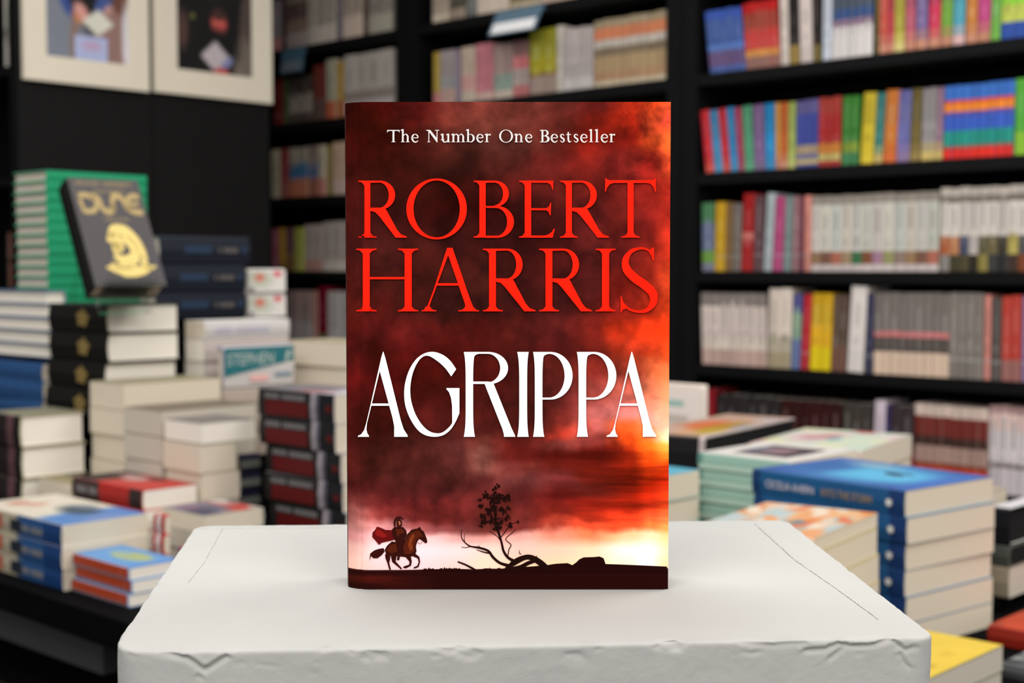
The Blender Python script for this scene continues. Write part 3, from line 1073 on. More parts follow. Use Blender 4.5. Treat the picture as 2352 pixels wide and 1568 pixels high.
def p_redblack(S, W):
    T = .033
    b = lying_book('paperback_book', S, W, T, [(.4, (62, 46, 44)), (.82, (160, 36, 32)), (1, (48, 36, 34))], (190, 62, 56), pages=M_PAGEW)
    spine_marks(b, (5, 4), .08, .38, .3, .66, T_GREYTXT)
    cover_print(b, picture(44, 30, (196, 62, 56), [('e', .12, .5, .22, .7, 0, (60, 46, 44), .2), ('e', .45, .6, .14, .2, 0, (205, 165, 160), .4), ('e', .3, .75, .2, .12, 0, (190, 150, 145), .5), ('e', .6, .8, .1, .1, 0, (75, 60, 60), .5)], .05, 6))
    return [(b, T), (lying_book('paperback_book', S, W, T, [(.4, (70, 56, 54)), (1, (165, 44, 40))], (190, 62, 56), pages=M_PAGEW), T)]


stack(p_redblack, 'red and black paperback with pinkish pages', 'red and black paperbacks', 327, 1130, 2.30, 'left', 166, 453, 4)


def p_collage(S, W):
    T = .03
    b = lying_book('paperback_book', S, W, T, [(1, (190, 180, 160))], (150, 140, 150), edge=(190, 185, 175))
    cover_print(b, picture(44, 34, (140, 132, 142), [('e', .2, .2, .35, .3, 0, (200, 70, 60), .3), ('e', .5, .55, .3, .2, 20, (95, 95, 118), .4), ('e', .7, .2, .25, .14, 0, (200, 130, 125), .4), ('e', .85, .1, .2, .12, 0, (225, 220, 210), .3),
                                              ('e', .3, .85, .35, .2, 0, (70, 66, 90), .4), ('e', .75, .75, .2, .2, 0, (135, 105, 125), .4), ('e', .08, .05, .14, .1, 0, (205, 190, 180), .4)], .06, 12))
    return [(b, T), (lying_book('paperback_book', S, W, T, [(1, (175, 165, 145))], (150, 140, 140), pages=M_PAGEG), T)]


stack(p_collage, 'paperback with dark collage cover, pages facing out', 'collage-covered paperbacks', 470, 1184, 2.22, 'back', 372, 605, 4)
stack(P('paperback_book', .03, [(.3, (170, 40, 40)), (.7, (205, 190, 185)), (1, (150, 24, 26))], top=(200, 60, 56)), 'slim red and white spined paperback', 'red and white paperbacks', 377, 1184, 2.18, 'left', 353, 392, 3)
stack(P('paperback_book', .03, [(.5, (120, 60, 100)), (1, (105, 60, 110))], top=(215, 60, 62)), 'red-topped paperback with purple spine beside the plinth', 'red-topped paperbacks', 432, 1260, 2.10, 'left', 410, 462, 2)


def p_vampire(S, W):
    T = .0485
    out = []
    for k in range(5):
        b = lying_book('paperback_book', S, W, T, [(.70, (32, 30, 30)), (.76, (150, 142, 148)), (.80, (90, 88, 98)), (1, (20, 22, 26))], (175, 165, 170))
        spine_patch(b, .10, .66, .10, .62, T_RED, 'title_panel')
        spine_marks(b, (6, 9), .10, .64, .68, .86, T_GREYTXT)
        spine_patch(b, .90, .96, .38, .60, T_RED, 'publisher_mark')
        if k == 0:
            cover_print(b, picture(40, 30, (150, 130, 135), [('e', .85, .4, .2, .6, 0, (215, 208, 216), .3), ('e', .3, .4, .4, .4, 0, (120, 120, 125), .4), ('e', .6, .2, .2, .2, 0, (165, 115, 120), .4)], .05, 14))
        out.append((b, T))
    return out


stack(p_vampire, 'thick black horror paperback with red title panel', 'black horror paperbacks', 768, 917, 2.30, 'left', 594, 900, 6, shifts=[(0, 0), (.002, 0), (.016, 0), (.018, .002), (.028, .002), (.03, 0)])

CR = [(1, (185, 172, 148))]
stack(P('hardback_book', .048, CR, top=(170, 160, 130), hard=False, pages=M_PAGE, edge=(176, 162, 138)), 'cream hardback with pages facing out behind the lower cream stack', 'tall cream hardbacks', 284, 889, 2.549, 'back', 206, 508, 7)
stack(P('paperback_book', .046, CR, top=(118, 106, 92), pages=M_PAGEG, edge=(128, 116, 98)), 'beige paperback pages facing out, behind the shorter cream pile', 'beige outward-facing paperbacks', 372, 944, 2.457, 'back', 286, 590, 6)


def p_creamfront(S, W):
    return [(lying_book('paperback_book', S, W, .036, CR, top=(128, 120, 116), pages=M_PAGEW, edge=(130, 122, 110)), .036),
            (lying_book('paperback_book', S, W * .66, .05, CR, top=(150, 140, 120), pages=M_PAGE, edge=(160, 150, 130)), .05)]


stack(p_creamfront, 'cream paperback, pages facing out beside the navy bands', 'cream paperbacks by the navy bands', 463, 973, 2.373, 'back', 377, 589, 5, jrot=.4)


def p_navygrey(S, W):
    T = .033
    b = lying_book('paperback_book', S, W, T, [(1, (34, 32, 58))], (60, 58, 100))
    spine_patch(b, 0.02, .98, .3, .72, flat_mat('grey_green_ink', (112, 116, 112)), 'spine_band')
    return [(b, T)]


stack(p_navygrey, 'navy and grey banded paperback', 'navy banded paperbacks', 549, 1031, 2.49, 'right', 540, 597, 5)


def p_gold(S, W):
    T = .0555
    b = lying_book('hardback_book', S, W, T, [(1, (25, 24, 21))], (30, 32, 28), hard=True, pages=M_PAGEW, bulge=.003)
    g1 = empty_mesh_emblem(b, .62, .5, T * .34)
    return [(b, T)]


def empty_mesh_emblem(b, fx, fz, r):
    """a worn gilt ornament: an irregular lobed medallion on the spine"""
    S, W, T = b['dims']
    pts = []
    for i in range(28):
        a_ = i / 28 * 2 * math.pi
        rr = r * (0.86 + .13 * math.sin(5 * a_ + .6) + .06 * math.sin(9 * a_))
        pts.append((-S + S * fx + rr * math.cos(a_) * 1.3, -.0037, T * fz + rr * math.sin(a_)))
    m1 = MB()
    c_ = (-S + S * fx, -.0039, T * fz)
    for i in range(28):
        m1.face([c_, pts[i], pts[(i + 1) % 28]])
    return m1.build('gilt_ornament', M_WORN, b)


M_WORN = mat('worn_gilt', color=lin((132, 110, 62), .8), rough=0.5, spec=0.4, vary=0.5, bscale=220)
c7, u7, v7, L7, D7 = stack(p_gold, 'thick black hardback with gilt spine ornament', 'black hardbacks with gilt ornaments', 244, 699, 2.665, 'left', 113, 411, 4, jrot=.4, shifts=[(0, 0), (.001, 0), (-.009, 0), (-.016, 0)])
stack(P('hardback_book', .058, [(.6, (38, 30, 30)), (.8, (96, 66, 70)), (1, (26, 22, 24))], top=(140, 136, 112), hard=True, pages=M_PAGEW), 'black-spined hardback with broad cream pages', 'broad cream-paged hardbacks', 46, 968, 2.53, 'left', -30, 194, 4)


def p_bluewhite(S, W):
    return [(lying_book('hardback_book', S, W, .0275, [(1, (92, 112, 140))], (80, 104, 140), hard=True, pages=M_PAGEW, edge=(92, 114, 142)), .0275)]


c8, u8, v8, L8, D8 = stack(p_bluewhite, 'blue-covered hardback with white fore-edge', 'blue-covered hardbacks with white pages', 105, 667, 2.87, 'back', -110, 150, 5, jrot=.5, riser=False)
zz = c8.z - 5 * .0279
stack(P('paperback_book', .038, [(1, (46, 82, 130))], top=(60, 90, 140)), 'plain blue paperback under the white-edged stack', 'plain blue paperbacks', 96, 835, 2.87, 'left', -110, 152, 4)
stack(P('paperback_book', .03, [(1, (196, 180, 150))], top=(150, 138, 100), pages=M_PAGE, edge=(190, 178, 150)), 'beige-covered paperback behind the science stack', 'beige paperbacks', 162, 1108, 2.46, 'back', 90, 216, 4, jrot=.3, jit=.001)


def p_green(S, W):
    return [(lying_book('hardback_book', S, W, .0222, [(1, (30, 142, 98))], (56, 138, 98), hard=True, pages=M_PAGEG, bulge=.0005, edge=(62, 142, 108), k_spine=1.0), .0222)]


stack(p_green, 'bright green cloth hardback', 'bright green hardbacks', 106, 390, 2.96, 'right', 31, 337, 13, jit=.0015, jrot=.3)


def p_whitespine(S, W):
    T = .036
    b = lying_book('paperback_book', S, W, T, [(1, (205, 200, 198))], (226, 220, 214), pages=M_PAGE)
    spine_marks(b, (5, 10), .12, .76, .3, .6, T_PURP)
    return [(b, T), (lying_book('paperback_book', S, W, .045, [(1, (190, 178, 172))], (112, 108, 128), pages=M_PAGEW), .045)]


c13, u13, v13, L13, D13 = stack(p_whitespine, 'white paperback with lilac spine lettering', 'white paperbacks with lilac lettering', 470, 737, 2.78, 'right', 425, 664, 6)


def p_navy(S, W):
    T = .0597
    out = []
    for k in range(3):
        b = lying_book('hardback_book', S, W, T, [(1, (30, 34, 45))], (62, 66, 84), hard=True, pages=M_PAGEG, bulge=.003)
        spine_marks(b, (1, 6), .64, .86, .42, .60, T_NAVYT, bulge=.003)
        spine_patch(b, .26, .56, .40, .68, T_BLUE, 'title_panel', bulge=.0028)
        spine_patch(b, .90, .96, .42, .64, T_BLUE, 'publisher_mark', bulge=.0028)
        out.append((b, T))
    return out


# navy stack stands on the white one, just behind the tilted black book
cN = at(366, 552, 2.86)
stack(p_navy, 'thick navy hardback with grey spine lettering', 'thick navy hardbacks', 366, 541, 2.97, 'right', 325, 573, 3, jrot=.3, shifts=[(0, 0), (0, -.012), (0, -.011)])


def p_floral(S, W):
    T = .0573
    b = lying_book('hardback_book', S, W, T, [(1, (205, 202, 196))], (215, 210, 205), hard=True, pages=M_PAGEW, bulge=.002)
    img = picture(26, 18, (206, 200, 194), [('e', .32, .62, .32, .42, 20, (176, 178, 162), .4), ('e', .3, .68, .13, .2, 0, (192, 116, 100), .35), ('e', .78, .88, .11, .18, 0, (190, 96, 100), .4), ('e', .08, .12, .08, .12, 0, (130, 125, 128), .4)], .03, 8)
    link('floral_print', print_mesh('floral_print', img, KV, lambda a_, b_: (-S + S * a_, -.0028, T * (.08 + .84 * b_)), M_PRINT), b)
    return [(b, T)]


stack(p_floral, 'white hardback with red flowers on its spine', 'floral white hardbacks', 569, 617, 3.2, 'right', 540, 654, 2, jrot=.6)


def p_teal(S, W):
    T = .083
    b = lying_book('hardback_book', S, W, T, [(1, (206, 200, 198))], (130, 130, 168), hard=True, pages=M_PAGEG, bulge=.0015)
    m1 = MB()
    for q in (((0, .98), (0, .30), (1, .62), (1, .98)),):
        m1.face([(-S + S * q[i][0], -.0024, T * q[i][1]) for i in (0, 1, 2, 3)])
    m1.build('teal_panel', flat_mat('teal_ink', (38, 104, 112)), b)
    spine_text(b, 'STEPHEN', .03, .70, .56, .86, flat_mat('chalk_ink', (176, 186, 178)), bulge=.0022, shear=.12)
    spine_text(b, 'F', .84, .98, .60, .88, flat_mat('chalk_ink', (176, 186, 178)), 'spine_initial', bulge=.0022, shear=.1)
    spine_patch(b, .36, .62, .16, .30, flat_mat('salmon_ink', (224, 172, 165)), 'salmon_mark', bulge=.0022)
    spine_patch(b, .72, .96, .24, .34, flat_mat('slate_ink', (120, 138, 150)), 'publisher_line', bulge=.0022)
    return [(b, T), (lying_book('paperback_book', S, W, .045, [(1, (175, 160, 148))], (180, 170, 155), pages=M_PAGEG), .045)]


stack(p_teal, 'thick teal and white book with chalky hand lettering', 'teal books', 513, 797, 2.71, 'right', 496, 674, 4)
stack(P('paperback_book', .05, CR, top=(190, 178, 150), pages=M_PAGE, edge=(160, 150, 130)), 'cream paperback pile half hidden by the red novel', 'cream paperbacks by the red novel', 880, 792, 2.72, 'back', 666, 980, 6)

# -- table goods on the other side of the plinth
def p_blue(S, W):
    T = .0348
    out = []
    for k in range(6):
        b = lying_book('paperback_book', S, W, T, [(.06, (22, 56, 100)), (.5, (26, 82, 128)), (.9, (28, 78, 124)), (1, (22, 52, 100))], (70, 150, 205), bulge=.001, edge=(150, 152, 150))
        spine_text(b, 'CECELIA AHERN', .10, .43, .34, .66, T_STEEL, bulge=.0012)
        spine_text(b, 'INTO THE STORM', .48, .80, .34, .66, T_GOLD, 'title_lettering', bulge=.0012)
        S_, W_, T_ = S, W, T
        m1 = MB()
        cx, cz, r_ = -S + S * .91, T * .5, T * .19
        star = [(cx + (r_ if i % 2 == 0 else r_ * .55) * math.sin(i * math.pi / 6), -.0026, cz + (r_ if i % 2 == 0 else r_ * .55) * math.cos(i * math.pi / 6)) for i in range(12)]
        for i in range(12):
            m1.face([(cx, -.0026, cz), star[(i + 1) % 12], star[i]])
        m1.build('publisher_star', T_WHITE, b)
        if k == 0:
            cover_print(b, picture(60, 46, (62, 92, 165), [
                ('e', .52, .5, .42, .42, 10, (84, 165, 212), .4), ('e', .6, .45, .26, .25, 0, (100, 188, 228), .5), ('e', .2, .5, .14, .4, 0, (62, 110, 175), .5), ('e', .12, .95, .3, .12, 0, (84, 116, 180), .4),
                ('e', .35, .82, .16, .1, 0, (140, 180, 200), .5), ('e', .62, .56, .085, .05, -40, (52, 58, 74), .2), ('e', .68, .62, .06, .02, -40, (66, 98, 124), .4), ('e', .95, .5, .08, .5, 0, (74, 118, 196), .4)], .04, 21))
        out.append((b, T))
    return out


stack(p_blue, 'blue paperback with pale author name and star on spine', 'blue storm paperbacks', 2079, 1133, 1.81, 'left', 1728, 2281, 6, rot=-8.0, jit=.002, jrot=.5, shifts=[(0, 0), (.004, -.001), (.001, .001), (.001, 0), (.003, .001), (.004, 0)])
stack(P('paperback_book', .0348, [(1, (26, 78, 124))], top=(186, 172, 150), edge=(150, 150, 148)), 'blue paperback in the pile behind the starred blue stack', 'second pile of blue paperbacks', 2195, 1150, 2.06, 'left', 2080, 2313, 6, jit=.004, jrot=1.5)


def p_pattern(S, W):
    T = .0165
    cols = [(232, 150, 92), (225, 205, 185), (165, 190, 195), (236, 170, 120), (240, 222, 200), (228, 130, 90), (190, 205, 205)]
    rs = random.Random(5)
    bl = [('e', rs.random(), rs.random(), rs.uniform(.04, .1), rs.uniform(.1, .22), rs.uniform(-40, 40), cols[rs.randrange(7)], .3) for _ in range(46)]
    bl += [('e', .62, .42, .06, .07, 0, (100, 140, 155), .3)]
    b = lying_book('paperback_book', S, W, T, [(1, (222, 190, 160))], (236, 190, 150), edge=(205, 190, 165))
    cover_print(b, picture(50, 40, (236, 186, 140), bl, .03, 3))
    return [(b, T), (lying_book('paperback_book', S - .01, W - .008, .034, [(1, (205, 190, 160))], (205, 190, 140)), .034)]


stack(p_pattern, 'large-format paperback with orange patchwork cover', 'orange patchwork paperbacks', 1869, 1243, 1.60, 'left', 1596, 2016, 6, rot=9.0, jrot=2)


def p_mint(S, W):
    T = .0258
    out = []
    for k in range(8):
        b = lying_book('hardback_book', S, W, T, [(.06, (96, 138, 126)), (1, (146, 180, 166))], (226, 220, 214), bulge=.001)
        spine_patch(b, .02, 1, .06, .36, flat_mat('pale_mint_ink', (170, 194, 180)), 'spine_band', bulge=.001)
        if k == 0:
            cover_print(b, picture(46, 34, (232, 226, 220), [('r', .22, .18, .82, .80, (84, 74, 80)), ('e', .5, .5, .22, .16, 15, (160, 130, 138), .5), ('e', .28, .5, .08, .2, 0, (110, 118, 132), .4), ('e', .75, .5, .08, .25, 0, (60, 54, 58), .4)], .04, 2))
        out.append((b, T))
    return out


stack(p_mint, 'mint green spined book with white cover', 'mint green books', 1812, 1070, 2.095, 'left', 1603, 1970, 9, jit=.001, jrot=.2)


def p_pastel(S, W):
    T = .04
    rs = random.Random(8)
    cols = [(205, 222, 208), (225, 228, 190), (225, 190, 190), (190, 215, 215), (230, 205, 205), (215, 225, 200)]
    bl = [('e', rs.random(), rs.random(), rs.uniform(.06, .16), rs.uniform(.06, .16), rs.uniform(-60, 60), cols[rs.randrange(6)], .5) for _ in range(30)]
    bl += [('e', .34, .5, .12, .06, 30, (196, 100, 108), .4), ('e', .42, .65, .08, .05, 20, (200, 110, 118), .4), ('e', .52, .5, .05, .1, 0, (115, 168, 172), .4), ('e', .6, .95, .1, .06, 0, (205, 95, 95), .4), ('e', .12, .2, .1, .08, 0, (228, 222, 170), .4)]
    b = lying_book('paperback_book', S, W, T, [(.1, (150, 52, 52)), (1, (205, 190, 180))], (214, 222, 208), edge=(205, 175, 165))
    cover_print(b, picture(50, 36, (212, 220, 206), bl, .03, 3))
    return [(b, T), (lying_book('paperback_book', S, W, .045, [(1, (200, 188, 165))], (200, 190, 170)), .045)]


stack(p_pastel, 'paperback with pastel floral cover and red flecks', 'pastel floral paperbacks', 1980, 1036, 2.34, 'left', 1717, 2095, 6, rot=11.0, jrot=.6)


def p_blackedge(S, W):
    T = .058
    b = lying_book('hardback_book', S, W, T, [(.93, (26, 25, 26)), (1, (196, 180, 178))], (206, 180, 170), pages=M_PAGEK, hard=True, edge=(150, 140, 138))
    cover_print(b, picture(50, 40, (200, 165, 145), [('e', .4, .45, .24, .2, 20, (224, 116, 66), .4), ('e', .68, .42, .18, .26, 0, (184, 140, 52), .3), ('e', .78, .22, .12, .12, 0, (196, 172, 66), .4), ('e', .5, .15, .14, .06, 0, (228, 168, 110), .4), ('e', .3, .2, .12, .1, 0, (205, 180, 170), .4),
                                              ('e', .85, .5, .08, .12, 0, (140, 148, 155), .4), ('r', .94, 0, 1, 1, (226, 214, 212)), ('e', .8, .85, .2, .08, 0, (190, 178, 180), .4), ('e', .3, .6, .14, .06, 25, (226, 120, 80), .4)], .05, 7))
    return [(b, T)]


stack(p_blackedge, 'black-edged hardback with orange and ochre cover', 'black-edged hardbacks', 1618, 1004, 2.44, 'left', 1450, 1826, 4, rot=8.5, jrot=.6)


cB = at(1607, 886, 3.0)
bw, bh, bd_ = .19, cB.z - TZ - .0005, .03
root = empty('upright_book', (cB.x, cB.y, TZ + .0004), (0, 0, TH))
tag(root, 'white book with pale teal print standing upright behind the large red novel', 'book')
m_ = MB()
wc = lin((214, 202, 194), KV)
m_.box(-bw, 0, 0, .003, 0, bh, wc)
m_.box(-bw, 0, bd_ - .003, bd_, 0, bh, wc)
m_.box(-bw, -bw + .003, .003, bd_ - .003, 0, bh, wc)
m_.build('cover', M_PRINT, root)
m_ = MB()
m_.box(-bw + .003, -.004, .003, bd_ - .003, .004, bh - .004)
m_.build('page_block', M_PAGEW, root)
m_ = MB()
m_.box(-bw + .02, -.042, -.0004, .001, bh - .048, bh - .034)
m_.build('title_panel', flat_mat('pale_teal_ink', (160, 192, 184)), root)
m_ = MB()
m_.box(-bw + .02, -.03, -.0004, .001, bh - .085, bh - .066)
m_.build('subtitle_panel', flat_mat('pale_stone_ink', (200, 186, 176)), root)

stack(P('paperback_book', .04, [(1, (90, 160, 170))], top=(100, 180, 205), edge=(150, 190, 195)), 'teal-topped paperback with cream pages beside the mint stack', 'teal-topped paperbacks', 1490, 1098, 2.06, 'left', 1380, 1607, 4, jrot=.6)


def p_red(S, W):
    T = .026
    b = lying_book('hardback_book', S, W, T, [(1, (140, 36, 22))], (212, 84, 56), hard=False)
    rs = random.Random(2)
    cover_print(b, picture(40, 40, (214, 84, 54), [('e', rs.random(), rs.random(), rs.uniform(.02, .05), rs.uniform(.02, .07), rs.uniform(0, 90), (160, 72, 56), .5) for _ in range(30)], .1, 3))
    return [(b, T)]


stack(p_red, 'orange-red book with mottled cover at the table end', 'orange-red books', 2633, 1519, 1.70, 'left', 2269, None, 1, W=.30)


def p_yellow(S, W):
    T = .0295
    b = lying_book('paperback_book', S, W, T, [(1, (205, 170, 60))], (234, 200, 78), pages=M_PAGEG, edge=(120, 130, 90))
    cover_print(b, picture(40, 30, (236, 202, 76), [('e', .8, .3, .05, .04, 0, (200, 165, 60), .5), ('e', .7, .6, .08, .05, 0, (222, 186, 66), .5)], .03, 3))
    return [(b, T)]


cY = at(2303, 1492, 1.685)
stack(p_yellow, 'bright yellow paperback beside the plinth', 'bright yellow paperbacks', 2114, 1578, 1.47, 'left', 1925, 2304, 2, jit=.001, jrot=.3)


def p_greycover(S, W):
    T = .018
    b = lying_book('paperback_book', S, W, T, [(1, (80, 82, 84))], (120, 122, 124))
    rs = random.Random(4)
    cover_print(b, picture(40, 30, (104, 106, 108), [('e', rs.random(), rs.random(), rs.uniform(.03, .1), rs.uniform(.02, .06), rs.uniform(0, 180), rs.choice([(180, 182, 184), (52, 54, 58), (150, 152, 150)]), .4) for _ in range(40)], .05, 3))
    return [(b, T)]


stack(p_greycover, 'grey mottled paperback in the lower corner by the red book', 'grey mottled paperbacks', 2700, 1611, 1.55, 'left', 2300, None, 1, W=.105)


def p_blackwhite(S, W):
    T = .055
    b = lying_book('hardback_book', S, W, T, [(1, (16, 18, 24))], (222, 218, 222), pages=M_PAGEK, hard=True, edge=(20, 22, 26))
    return [(b, T), (lying_book('hardback_book', S, W, .03, [(1, (70, 76, 70))], (90, 98, 84), pages=M_PAGEK, edge=(120, 124, 112)), .03), (lying_book('paperback_book', S, W, .045, [(1, (150, 140, 120))], (120, 116, 106), pages=M_PAGEG), .045)]


stack(p_blackwhite, 'white-topped book with black edges at the far table end', 'black-edged books at the table end', 2320, 1168, 2.00, 'left', 2275, 2520, 4, jrot=.6)

# ------------------------------------------------------------------ tilted black book on its clear stand
DW, DH, DT = 0.142, 0.238, 0.049
yaw = R(40)
wdir = Vector((math.cos(yaw), math.sin(yaw), 0))
ndir = Vector((math.sin(yaw), -math.cos(yaw), 0))
lean = R(31)
updir = Vector((0, 0, 1)) * math.cos(lean) - ndir * math.sin(lean)
front = ndir * math.cos(lean) + Vector((0, 0, 1)) * math.sin(lean)
bl = at(219, 656, 2.56)
Mx = Matrix.Identity(4)
for i, ax in enumerate((wdir, -front, updir)):
    for j in range(3):
        Mx[j][i] = ax[j]
Mx.translation = bl
root = empty('hardback_book')
root.matrix_world = Mx
tag(root, 'black hardback with gold lettering tilted on a clear stand', 'book')
ck_lit = lin((90, 85, 87), 1.65)  # black cover, its lit grey put into the front board's colour
ckd = lin((14, 12, 12), .6)
m_ = MB()
m_.box(0, DW, 0, .003, 0, DH, ck_lit)
bevel(m_.build('front_board', M_PRINT, root), .001)
m_ = MB()
m_.box(0, DW, DT - .003, DT, 0, DH, ckd)
bevel(m_.build('back_board', M_PRINT, root), .001)
m_ = MB()
n_ = 8
for i in range(n_):
    a0, a1 = i / n_, (i + 1) / n_
    f0, f1 = -.004 * math.sin(math.pi * a0), -.004 * math.sin(math.pi * a1)
    m_.face([(f1, DT * a1, 0), (f0, DT * a0, 0), (f0, DT * a0, DH), (f1, DT * a1, DH)], ckd)
    m_.face([(.003, DT * a0, 0), (.003, DT * a1, 0), (.003, DT * a1, DH), (.003, DT * a0, DH)], ckd)
    for z in (0, DH):
        m_.face([(f0, DT * a0, z), (.003, DT * a0, z), (.003, DT * a1, z), (f1, DT * a1, z)], ckd)
m_.build('spine', M_PRINT, root)
m_ = MB()
m_.box(.0035, DW - .004, .003, DT - .003, .004, DH - .004)
m_.build('page_block', M_PAGE, root)


def foil(body, x0, x1, z0, z1, name):
    me = text_mesh(body, 1.0, None, M_FOIL)
    xs = [q.co.x for q in me.vertices]
    ys = [q.co.y for q in me.vertices]
    for q in me.vertices:
        q.co = ((x0 + (q.co.x - min(xs)) / (max(xs) - min(xs)) * (x1 - x0)) * DW, -.0004, (z0 + (q.co.y - min(ys)) / (max(ys) - min(ys)) * (z1 - z0)) * DH)
    return link(name, me, root)


foil('FRANK HERBERT', .10, .90, .935, .968, 'author_lettering')
foil('THE GREAT', .32, .76, .865, .892, 'series_lettering')
foil('TRILOGY', .36, .72, .595, .625, 'subtitle_lettering')


def ribbon(mb_, pts, wds, fn, n=10, col=(1, 1, 1, 1)):
    """a stroke through pts (Catmull-Rom), with its own width at each point, drawn as quads through fn(x, y)"""
    P_ = [Vector((p[0], p[1])) for p in pts]
    if len(wds) == 1:
        wds = list(wds) * len(P_)
    P_ = [P_[0] * 2 - P_[1]] + P_ + [P_[-1] * 2 - P_[-2]]
    W_ = [wds[0]] + list(wds) + [wds[-1]]
    cl, ww = [], []
    for i in range(1, len(P_) - 2):
        for k in range(n + (1 if i == len(P_) - 3 else 0)):
            t = k / n
            a_, b_, c_, d_ = P_[i - 1], P_[i], P_[i + 1], P_[i + 2]
            cl.append(.5 * ((2 * b_) + (c_ - a_) * t + (2 * a_ - 5 * b_ + 4 * c_ - d_) * t * t + (-a_ + 3 * b_ - 3 * c_ + d_) * t ** 3))
            s = t * t * (3 - 2 * t)
            ww.append(W_[i] * (1 - s) + W_[i + 1] * s)
    L_, R_ = [], []
    for i, p in enumerate(cl):
        d = (cl[min(i + 1, len(cl) - 1)] - cl[max(i - 1, 0)])
        d = d.normalized() if d.length > 0 else Vector((1, 0))
        nn = Vector((-d.y, d.x)) * ww[i] / 2
        L_.append(p + nn)
        R_.append(p - nn)
    for i in range(len(cl) - 1):
        mb_.face([fn(*L_[i]), fn(*R_[i]), fn(*R_[i + 1]), fn(*L_[i + 1])], col)


def on_cover(x, y):                 # fractions of the tilted cover
    return (x * DW, -.0005, y * DH)


m_ = MB()
sq = DW / DH
for pts in ([(.09, .84), (.12, .835), (.22, .835), (.30, .80), (.31, .74), (.25, .69), (.13, .685), (.11, .72), (.10, .80)],):
    ribbon(m_, pts, [.05], lambda x, y: on_cover(x, y))
ribbon(m_, [(.27, .84), (.36, .80), (.38, .72), (.44, .685), (.52, .70), (.555, .76)], [.06], on_cover)
ribbon(m_, [(.52, .69), (.545, .77), (.57, .82), (.63, .84), (.70, .81), (.73, .74), (.78, .70)], [.06], on_cover)
ribbon(m_, [(.95, .835), (.85, .84), (.77, .80), (.76, .73), (.82, .69), (.95, .685)], [.055], on_cover)
ribbon(m_, [(.78, .765), (.92, .765)], [.035], on_cover)
m_.build('title_lettering', M_FOIL, root)
m_ = MB()                           # plain coiled ornament in gold foil
ribbon(m_, [(.36, .44), (.46, .51), (.62, .50), (.73, .42), (.78, .32), (.80, .22)], [.05, .10, .11, .10, .09, .05], on_cover)
ribbon(m_, [(.52, .43), (.63, .40), (.68, .31), (.60, .235), (.46, .235), (.36, .27)], [.04, .11, .13, .11, .08, .03], on_cover)
ribbon(m_, [(.33, .415), (.42, .43), (.47, .38), (.42, .335), (.49, .315)], [.04, .13, .15, .11, .03], on_cover)
ribbon(m_, [(.22, .165), (.34, .15), (.50, .12), (.68, .135), (.92, .175)], [.02, .07, .10, .09, .02], on_cover)
ribbon(m_, [(.30, .20), (.36, .175), (.50, .17), (.64, .18)], [.03, .05, .05, .02], on_cover)
ribbon(m_, [(.72, .24), (.77, .19), (.86, .155)], [.04, .07, .03], on_cover)
m_.build('gold_ornament', M_GOLD, root)

# clear easel
st = empty('book_stand')
st.matrix_world = Mx
tag(st, 'clear acrylic easel holding the tilted black hardback', 'stand')
m_ = MB()
m_.box(.02, DW - .02, DT + .001, DT + .004, -.03, .16)
bevel(m_.build('back_plate', M_CLEAR, st), .001)
m_ = MB()
m_.box(.02, DW - .02, -.008, DT + .004, -.0055, -.0025)
bevel(m_.build('ledge', M_CLEAR, st), .001)
m_ = MB()
m_.box(.02, DW - .02, -.011, -.008, -.0055, .012)
bevel(m_.build('front_lip', M_CLEAR, st), .001)
zb = c7.z + .0005
inv = Mx.inverted()
top_p = bl + wdir * (DW / 2) + updir * .14 - front * (DT + .004)
foot_p = Vector((top_p.x, top_p.y, 0)) - ndir * .055
foot_p.z = zb + .0005
for dx in (-.045, .045):
    m_ = MB()
    A_, B_ = top_p + wdir * dx, foot_p + wdir * dx
    t1 = wdir * .004
    t2 = ndir * .0015
    ring = lambda q: [inv @ (q - t1 - t2), inv @ (q + t1 - t2), inv @ (q + t1 + t2), inv @ (q - t1 + t2)]
    ra, rb = ring(A_), ring(B_)
    for i in range(4):
        m_.face([ra[i], ra[(i + 1) % 4], rb[(i + 1) % 4], rb[i]])
    m_.face(ra)
    m_.face(rb[::-1])
    m_.build('rear_leg', M_CLEAR, st)
# front feet down to the book below
fp = bl + wdir * (DW / 2) - front * (DT + .0025) - updir * .03
m_ = MB()
for s in (0,):
    a_ = bl + wdir * .022 - front * (DT + .0025) - updir * .028
    b_ = bl + wdir * (DW - .022) - front * (DT + .0025) - updir * .028
    lo1, lo2 = Vector((a_.x, a_.y, zb)), Vector((b_.x, b_.y, zb))
    t2 = ndir * .0015
    q0 = [inv @ (x + t2) for x in (lo1, lo2, b_, a_)]
    q1 = [inv @ (x - t2) for x in (lo1, lo2, b_, a_)]
    m_.face(q0)
    m_.face(q1[::-1])
    for i in range(4):
        m_.face([q0[i], q1[i], q1[(i + 1) % 4], q0[(i + 1) % 4]])
m_.build('foot_strip', M_CLEAR, st)

# ------------------------------------------------------------------ white painted plinth
HY = 0.672                         # depth of the novel's front cover
PZ = at(1165, 1351, HY).z - 0.0006


def onz(px, py, z):
    d = ray(px, py)
    t = (z - CAM_Z) / d.z
    return d * t + Vector((0, 0, CAM_Z))


